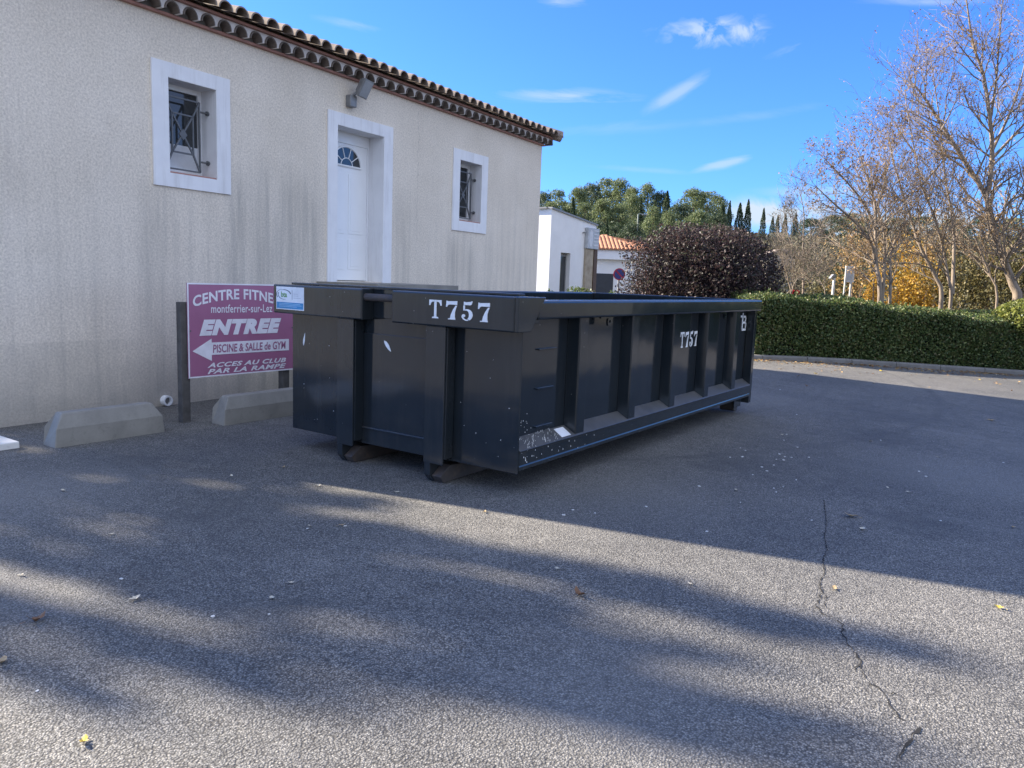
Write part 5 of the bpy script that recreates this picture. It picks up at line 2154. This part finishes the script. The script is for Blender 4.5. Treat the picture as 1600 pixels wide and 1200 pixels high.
def build_bare_trees():
    twig_tree('bare_tree', 'slim multi-stem tree with sparse brown leaves right of the notice board',
              [[(1375, 461), (1369, 411), (1368, 359), (1368, 327), (1361, 296), (1350, 262), (1342, 238)],
               [(1368, 405), (1361, 380), (1337, 348), (1311, 325), (1290, 306), (1272, 288)],
               [(1379, 461), (1382, 406), (1382, 367), (1372, 327), (1380, 296), (1388, 255), (1398, 225)],
               [(1368, 359), (1350, 318), (1322, 283), (1298, 258), (1290, 250), .04],
               [(1391, 461), (1391, 403), (1398, 377), (1411, 348), (1424, 318), .05],
               [(1366, 411), (1350, 395), (1330, 385), .03], [(1360, 440), (1345, 425), (1330, 412), .025]],
              19.5, 31, 1.0, .55, BROWNL, .07)
    twig_tree('bare_tree', 'leaning three-stemmed bare tree in the middle of the right-hand trees',
              [[(1471, 464), (1463, 435), (1440, 390), (1429, 359), (1416, 319), (1408, 293), (1395, 250), (1388, 205)],
               [(1486, 464), (1482, 437), (1474, 393), (1466, 359), (1458, 332), (1442, 296), (1430, 240), (1418, 175), (1412, 128)],
               [(1488, 460), (1490, 406), (1490, 359), (1482, 306), (1477, 280), (1470, 205), (1460, 130), (1455, 95)],
               [(1430, 240), (1405, 205), (1390, 180), .03], [(1470, 205), (1488, 170), (1500, 140), .03], [(1440, 290), (1475, 250), (1500, 225), .035],
               [(1416, 319), (1385, 295), (1360, 275), .03]],
              20.5, 32, 1.0, .40, BROWNL, .065)
    twig_tree('bare_tree', 'tallest bare tree with a thick crooked trunk at the right edge',
              [[(1590, 472), (1583, 445), (1568, 406), (1555, 367), (1540, 306), (1505, 249), (1471, 194), (1448, 158), (1425, 128)],
               [(1540, 306), (1546, 289), (1550, 236), (1547, 189), (1537, 118), (1522, 75), (1512, 15), (1505, -40), .085],
               [(1550, 236), (1572, 190), (1588, 150), (1602, 95), (1608, 40), .05],
               [(1547, 189), (1556, 130), (1560, 80), (1565, 20), (1568, -30), .045],
               [(1548, 250), (1590, 205), (1630, 160), (1650, 110), .05],
               [(1537, 118), (1510, 85), (1490, 60), .03],
               [(1555, 367), (1521, 353), (1495, 346), .035], [(1568, 406), (1600, 380), (1640, 330), (1660, 280), .05],
               [(1540, 306), (1575, 280), (1610, 262), .04], [(1505, 249), (1470, 240), (1440, 222), .03]],
              21.0, 33, 1.0, .32, BROWNL, .14)
    twig_tree('bare_tree', 'thin leaning young tree between the big trunk and the three stems',
              [[(1558, 464), (1547, 430), (1532, 393), (1520, 360), (1512, 330), (1508, 300)], [(1532, 393), (1545, 370), (1552, 345), .02]],
              20.8, 34, .9, .6, BROWNL, .045)
    twig_tree('bare_tree', 'small leafless tree left of the notice board behind the hedge',
              [[(1255, 464), (1254, 411), (1255, 372), (1256, 330), (1248, 296)], [(1254, 430), (1245, 400), (1232, 370), (1226, 340), (1224, 320), .03],
               [(1254, 411), (1268, 385), (1282, 360), (1288, 340), .025], [(1255, 372), (1240, 345), (1236, 318), .02], [(1255, 440), (1238, 420), (1222, 412), .02]],
              24, 35, 1.0, .12, GREYG, .05)
    twig_tree('bare_tree', 'low spreading leafless shrub tree beside the dark bush',
              [[(1236, 466), (1232, 440), (1226, 415), (1218, 398)], [(1236, 462), (1246, 436), (1262, 420), (1276, 408), .02], [(1236, 455), (1240, 430), (1238, 405), .02],
               [(1290, 466), (1282, 440), (1276, 420), .02]],
              22, 36, 1.1, .25, GREYG, .035)


build_bare_trees()


def build_autumn():
    S = [('autumn_shrub', 'bright golden shrub low behind the hedge left of the thin stems', 1362, 446, 15, 13, 23, GOLD, 700, .055),
         ('autumn_shrub', 'bright golden shrub between the two groups of stems', 1428, 440, 38, 22, 23, GOLD, 2200, .055),
         ('autumn_shrub', 'tall golden sapling beside the multi-stem tree', 1377, 395, 14, 30, 22, GOLD, 420, .05),
         ('autumn_shrub', 'russet leafy thicket behind the multi-stem tree', 1345, 370, 48, 34, 27, RUSSET, 1500, .06),
         ('autumn_shrub', 'orange-gold thicket above the golden shrub', 1425, 378, 44, 40, 26, GOLD, 1300, .06),
         ('autumn_shrub', 'russet crown between the leaning stems', 1470, 345, 46, 40, 25, RUSSET, 1500, .055),
         ('autumn_shrub', 'gold tinged thicket behind the three stems', 1470, 420, 40, 40, 25, OLIVE, 1800, .06),
         ('autumn_shrub', 'olive green thicket behind the thin leaning tree', 1528, 420, 50, 48, 24, OLIVE, 2600, .06),
         ('autumn_shrub', 'olive thicket behind the crooked trunk at the right edge', 1590, 400, 46, 70, 23, OLIVE, 2600, .06),
         ('autumn_shrub', 'russet topped thicket high at the right edge', 1565, 330, 46, 34, 24, RUSSET, 1200, .055),
         ('autumn_shrub', 'grey green shrub beside the small leafless tree', 1222, 440, 26, 26, 27, GREYG, 1500, .055),
         ('autumn_shrub', 'pale green low shrub left of the path lamp', 1285, 448, 26, 20, 28, OLIVE, 1500, .055),
         ('autumn_shrub', 'dull brown shrub behind the small leafless tree', 1258, 400, 32, 28, 32, GREYG, 1300, .07),
         ('autumn_shrub', 'grey scrub bush above the path lamp', 1300, 390, 34, 22, 36, GREYG, 1200, .08),
         ('autumn_shrub', 'dark green shrub behind the notice board', 1322, 425, 40, 22, 36, HEDGE, 1300, .08)]
    for i, (nm, lab, u, v, w_, h_, dep, m, n, sz) in enumerate(S):
        c = at(u, v, dep)
        s = dep / CF
        zt = c.z + h_ * s
        zb_ = min(c.z - h_ * s, .2)
        bush(nm, lab, 'shrub', (c.x, c.y, (zt + zb_) / 2), (w_ * s, w_ * s * .8, (zt - zb_) / 2), m, int(n * 1.5), sz * .8, 100 + i, None, group='autumn thicket behind the hedge', lumps=.34, stems=3, thin=.1)


build_autumn()


def build_scrub():
    """scrub clothing the hill: one mass of leaf clumps"""
    rng = np.random.default_rng(9)
    Cs = []
    for k in range(1500):
        dep = rng.uniform(46, 112)
        lat = rng.uniform(-.02 * dep, .72 * dep)
        p = hp(lat, dep)
        r_ = rng.uniform(.5, 1.5)
        m = 46
        q = sph(rng, m) * rng.uniform(.5, 1, m)[:, None] * np.array([r_, r_, r_ * .75]) + np.array([p.x, p.y, p.z + r_ * .4])
        Cs.append(q)
    o = link_mesh('scrub', quads_mesh('scrub', leaves(np.concatenate(Cs), .19, rng, .6), GREYG), None)
    props(o, 'grey green scrub covering the far hillside', 'scrub', None, 'stuff')
    # low evergreen ground cover behind the skip and in front of the white building
    for (u, v, w_, h_, dep, lab) in ((905, 452, 28, 10, 19.5, 'low dark evergreen shrub in front of the shop pier'), (868, 459, 32, 7, 19, 'low strip of evergreen shrub in front of the white building'),
                                     (960, 462, 26, 12, 18.8, 'low bright green shrub below the round parking sign')):
        c = at(u, v, dep)
        s = dep / CF
        bush('low_shrub', lab, 'shrub', (c.x, c.y, c.z - .48), (w_ * s, w_ * s * .8, h_ * s + .35), HEDGE, 4200, .034, u, CORE, group='low shrubs behind the skip', lumps=.2, cscale=.7)


build_scrub()


def far_house(u, v, wpx, hpx, dep, label, wallc, roofc):
    c = at(u, v, dep)
    s = dep / CF
    gl = hp((u - 800) / CF * dep, dep).z
    w_, h_ = wpx * s, hpx * s
    R = thing('far_house', label, 'house', (c.x, c.y, gl), .6, 'houses on the far hillside')
    zt = c.z - gl
    b = MB()
    b.prism([(-w_ / 2, -1.5), (w_ / 2, -1.5), (w_ / 2, zt), (0, zt + h_ * .28), (-w_ / 2, zt)], lambda x, z, y: (x, y, z), 0, w_ * .9)
    wl = b.build('wall', plain('far_wall_' + str(u), wallc, .9), R, w=False)
    b = MB()
    for sg in (-1, 1):
        b.prism([(0, zt + h_ * .28 + .05), (sg * (w_ / 2 + .3), zt - .08), (sg * (w_ / 2 + .3), zt + .08), (0, zt + h_ * .28 + .2)], lambda x, z, y: (x, y, z), -.3, w_ * .9 + .3)
    b.build('roof', roofc, R, w=False)
    for k in (-.25, .22):
        b = MB()
        b.box(w_ * k - .4, w_ * k + .4, -.03, .02, zt - 1.7, zt - .5)
        b.build('window', GLASS, R, w=False)


far_house(1222, 400, 42, 24, 50, 'stone house with a low tiled roof beside the dark bush on the hillside', (.30, .27, .24), TILE)
far_house(1313, 398, 44, 14, 74, 'long low tiled house half hidden on the hillside above the notice board', (.34, .31, .27), mat_tile('far_roof_tile', (.17, .13, .09), (.30, .24, .16), 2))


# ------------------------------------------------------------------ litter on the asphalt
def litter():
    rng = random.Random(8)
    nr = np.random.default_rng(8)
    # leaf litter along the kerb
    n = 3200
    t = nr.uniform(-9, 16, n)
    off = -np.abs(nr.normal(0, .33, n)) * (1 + .5 * np.sin(t * 2.1)) - .08
    m2 = 260
    t = np.concatenate([t, nr.uniform(-4, 14, m2)])
    off = np.concatenate([off, -nr.uniform(.2, 2.2, m2)])
    C = []
    for a, o in zip(t, off):
        p = K0 + KD * float(a) + KN * float(o)
        C.append((p.x, p.y, gz(p.x, p.y) + rng.uniform(.006, .02)))
    V = leaves(C, .034, nr, .6)
    cz = V[:, :, 2].mean(1, keepdims=True)
    V[:, :, 2] = cz + (V[:, :, 2] - cz) * .25
    o = link_mesh('leaf_litter', quads_mesh('leaf_litter', V, leafmat('litter_leaves', [(.10, .05, .025), (.2, .10, .04), (.33, .20, .08), (.42, .28, .10), (.08, .05, .03)], .7, .15)), None)
    props(o, 'strip of fallen leaves lying along the hedge kerb', 'leaf litter', None, 'stuff')

    def leaf_proto(mat, curl, seed):
        r = random.Random(seed)
        b = MB()
        out = [(-.5, 0), (-.3, .2), (-.12, .17), (0, .33), (.15, .2), (.32, .22), (.5, .02), (.33, -.18), (.12, -.2), (0, -.34), (-.15, -.17), (-.33, -.22)]
        vs = [(0, 0, .0)] + [(x, y, .08 + curl * (x * x + y * y) * 2 * r.uniform(.5, 1.4)) for x, y in out]
        b.add(vs, [(0, i + 1, (i + 1) % 12 + 1) for i in range(12)])
        b.tube([(-.5, 0, .1), (-.75, .05, .05)], .015, 4)
        return b.build('fallen_leaf', mat, fix=False)
    cols = {'brown': plain('leaf_brown', (.17, .09, .045), .7, vary=.3, scale=8), 'tan': plain('leaf_tan', (.33, .24, .13), .7, vary=.3, scale=8),
            'yellow': plain('leaf_yellow', (.60, .42, .06), .6), 'pale': plain('leaf_pale', (.48, .43, .33), .7, vary=.2, scale=8)}
    protos = {k: leaf_proto(m, .35 if k != 'brown' else .6, i) for i, (k, m) in enumerate(cols.items())}
    used = set()

    def put(u, v, k, size, label, group='fallen leaves scattered on the asphalt', rot=None):
        p = gp(u, v)
        o = protos[k]
        if k in used:
            o = o.copy()
            COL.objects.link(o)
        used.add(k)
        o.location = (p.x, p.y, gz(p.x, p.y) + .004)
        o.rotation_euler = (rng.uniform(-.2, .2), rng.uniform(-.2, .2), rng.uniform(0, 6.28))
        o.scale = (size, size * rng.uniform(.8, 1.1), size)
        props(o, label, 'leaf', group)
    put(56, 972, 'brown', .085, 'curled dark brown leaf near the left edge of the foreground')
    put(904, 931, 'brown', .075, 'curled red-brown leaf in the shaded middle of the foreground')
    put(131, 1161, 'yellow', .05, 'small yellow leaf at the bottom left of the foreground')
    put(1561, 951, 'yellow', .05, 'small yellow leaf on the sunlit asphalt at the right')
    put(1550, 658, 'tan', .13, 'long upturned leaf on the shaded asphalt at the far right')
    put(1329, 808, 'tan', .10, 'tan leaf lying beside the asphalt crack')
    put(3, 1037, 'tan', .07, 'tan leaf cut by the left edge of the picture')
    L2 = 'pale fallen leaf lying flat on the asphalt'
    for (u, v) in ((455, 912), (443, 731), (99, 768), (174, 836), (33, 900), (211, 937), (425, 936), (757, 801), (497, 760), (484, 823), (362, 745),
                   (1150, 767), (1222, 680), (1387, 763), (1360, 690), (1465, 715), (1582, 825), (1347, 828), (1078, 914), (1303, 921), (1420, 770), (620, 770), (535, 822), (870, 890)):
        put(u, v, 'pale' if rng.random() < .7 else 'tan', rng.uniform(.035, .062), L2)
    for k in range(16):
        u, v = rng.uniform(1230, 1590), rng.uniform(575, 612)
        put(u, v, rng.choice(('tan', 'brown', 'yellow', 'pale')), rng.uniform(.06, .1), 'fallen leaf on the sunlit strip of asphalt before the hedge', 'leaves on the sunlit strip')
    # pale chips of mortar and gravel
    m = plain('pale_chip', (.62, .61, .58), .9, vary=.2, scale=40)
    b = MB()
    r2 = random.Random(2)
    pts = [(x + r2.uniform(-.2, .2), y + r2.uniform(-.2, .2), z) for z in (0, .5) for x, y in ((-.6, -.4), (.5, -.5), (.7, .3), (-.4, .5))]
    b.add(pts, [(3, 2, 1, 0), (4, 5, 6, 7), (0, 1, 5, 4), (1, 2, 6, 5), (2, 3, 7, 6), (3, 0, 4, 7)])
    chip = b.build('pale_chip', m)
    first = True
    spots = [(1157, 700), (1165, 704), (1160, 714), (1141, 715), (1213, 718), (1218, 710), (1226, 714), (1237, 715), (1224, 719), (1209, 727), (1246, 699), (1264, 715), (1225, 688),
             (1229, 679), (1245, 648), (1219, 609), (1224, 761), (1209, 763), (1213, 769), (1157, 785), (1176, 742), (1244, 750), (1268, 813), (1105, 831), (880, 805), (930, 802), (895, 797),
             (1010, 792), (1436, 737), (1447, 745), (1470, 814), (1568, 723), (1376, 688), (1190, 730), (1198, 736), (480, 826), (540, 822), (333, 964), (420, 960), (190, 905), (58, 1080), (1092, 760)]
    for (u, v) in spots:
        o = chip
        if not first:
            o = chip.copy()
            COL.objects.link(o)
        first = False
        p = gp(u, v)
        o.location = (p.x, p.y, gz(p.x, p.y))
        s = rng.uniform(.007, .016)
        o.scale = (s * rng.uniform(.8, 1.8), s, s * .8)
        o.rotation_euler = (0, 0, rng.uniform(0, 6.28))
        props(o, 'tiny pale chip of stone on the asphalt', 'stone chip', 'pale chips on the asphalt')


litter()


# ------------------------------------------------------------------ trees off to the left that throw the dappled shade
def shade_trees():
    u = Vector((SD.x, SD.y, 0)).normalized()
    side = Vector((-u.y, u.x, 0))
    tn = math.tan(SUN_EL)
    first = None
    rng = np.random.default_rng(3)
    sl = SD.y / SD.x
    r0 = random.Random(41)
    # each clump is given by where its shadow lands: x, and p = y - sl * x
    dense = []
    for p_ in (-.45, -.62, -.8, -.97, -1.13, -1.3, -1.52, -1.68, -1.9, -2.06, -2.28, -2.42):
        x = -6.5
        end = .35 + r0.uniform(-.7, .25) - (.5 if p_ > -.7 else 0)
        while x < end:
            dense.append((x, p_ + r0.gauss(0, .03)))
            x += r0.uniform(.30, .75) if r0.random() < .85 else r0.uniform(1.0, 1.6)
    bandA = [(-.2 + 2.6 * (k / 15) ** 1.15, -1.30 + r0.choice((-.11, .0, .12)) + r0.gauss(0, .03)) for k in range(16)] + [(.2 + k * .28, -1.62 + r0.gauss(0, .03)) for k in range(4)]
    bandB = [(-.2 + 1.9 * (k / 11) ** 1.1, -1.98 + r0.choice((-.12, .10)) + r0.gauss(0, .03)) for k in range(12)] + [(1.2 + k * .4, -2.3 + r0.gauss(0, .03)) for k in range(4)]
    bandC = [(-2.2 + 3.0 * k / 13, -2.86 - .05 * (k % 2) + r0.gauss(0, .03)) for k in range(14)] + [(-2.4 + 2.6 * k / 8, -3.22 + r0.gauss(0, .03)) for k in range(9)] + [(.7 + 2.0 * k / 5, -2.56 + r0.gauss(0, .03)) for k in range(6)]
    specs = [(dense, 17, 58, 'broad leafy tree standing left of the picture and throwing dappled shade on the asphalt'),
             (bandA, 20, 62, 'tall slender tree left of the picture throwing the upper streak of shade'),
             (bandB, 21, 56, 'tall slender tree left of the picture throwing the middle streak of shade'),
             (bandC, 22, 40, 'thin crowned tree left of the picture throwing faint streaks of shade in the foreground')]
    for i, (pts, dist, m, lab) in enumerate(specs):
        P = []
        xc = sum(q[0] for q in pts) / len(pts)
        for (x, p_) in pts:
            d_ = dist + (x - xc) * .45 + r0.uniform(-.8, .8)
            P.append(Vector((x, p_ + sl * x, 0)) + u * d_ + Vector((0, 0, d_ * tn)))
        base = sum(P, Vector()) / len(P)
        hc = base.z
        R = thing('shade_tree', lab, 'tree', (base.x, base.y, 0), 0, 'trees left of the car park')
        base.z = 0
        b = MB()
        b.tube([(0, 0, -.1), (.05, .1, hc * .5), (0, 0, hc)], [.16, .10, .04], 8)
        C = []
        for q in P:
            c = np.array(q - base)
            b.tube([(0, 0, hc * r0.uniform(.7, .96)), tuple(c * np.array([.5, .5, .97])), tuple(c)], [.035, .022, .008], 4, cap=False)
            q_ = sph(rng, m) * rng.uniform(.15, 1, m)[:, None]
            C.append(c + q_[:, :1] * np.array(u) * .62 + q_[:, 1:2] * np.array(side) * .15 + q_[:, 2:] * np.array([0, 0, .17]))
        b.build('trunk', BARK1, R, w=False)
        link_mesh('crown', quads_mesh('crown', leaves(np.concatenate(C), .085, rng, .6), OLIVE), None, R)


shade_trees()
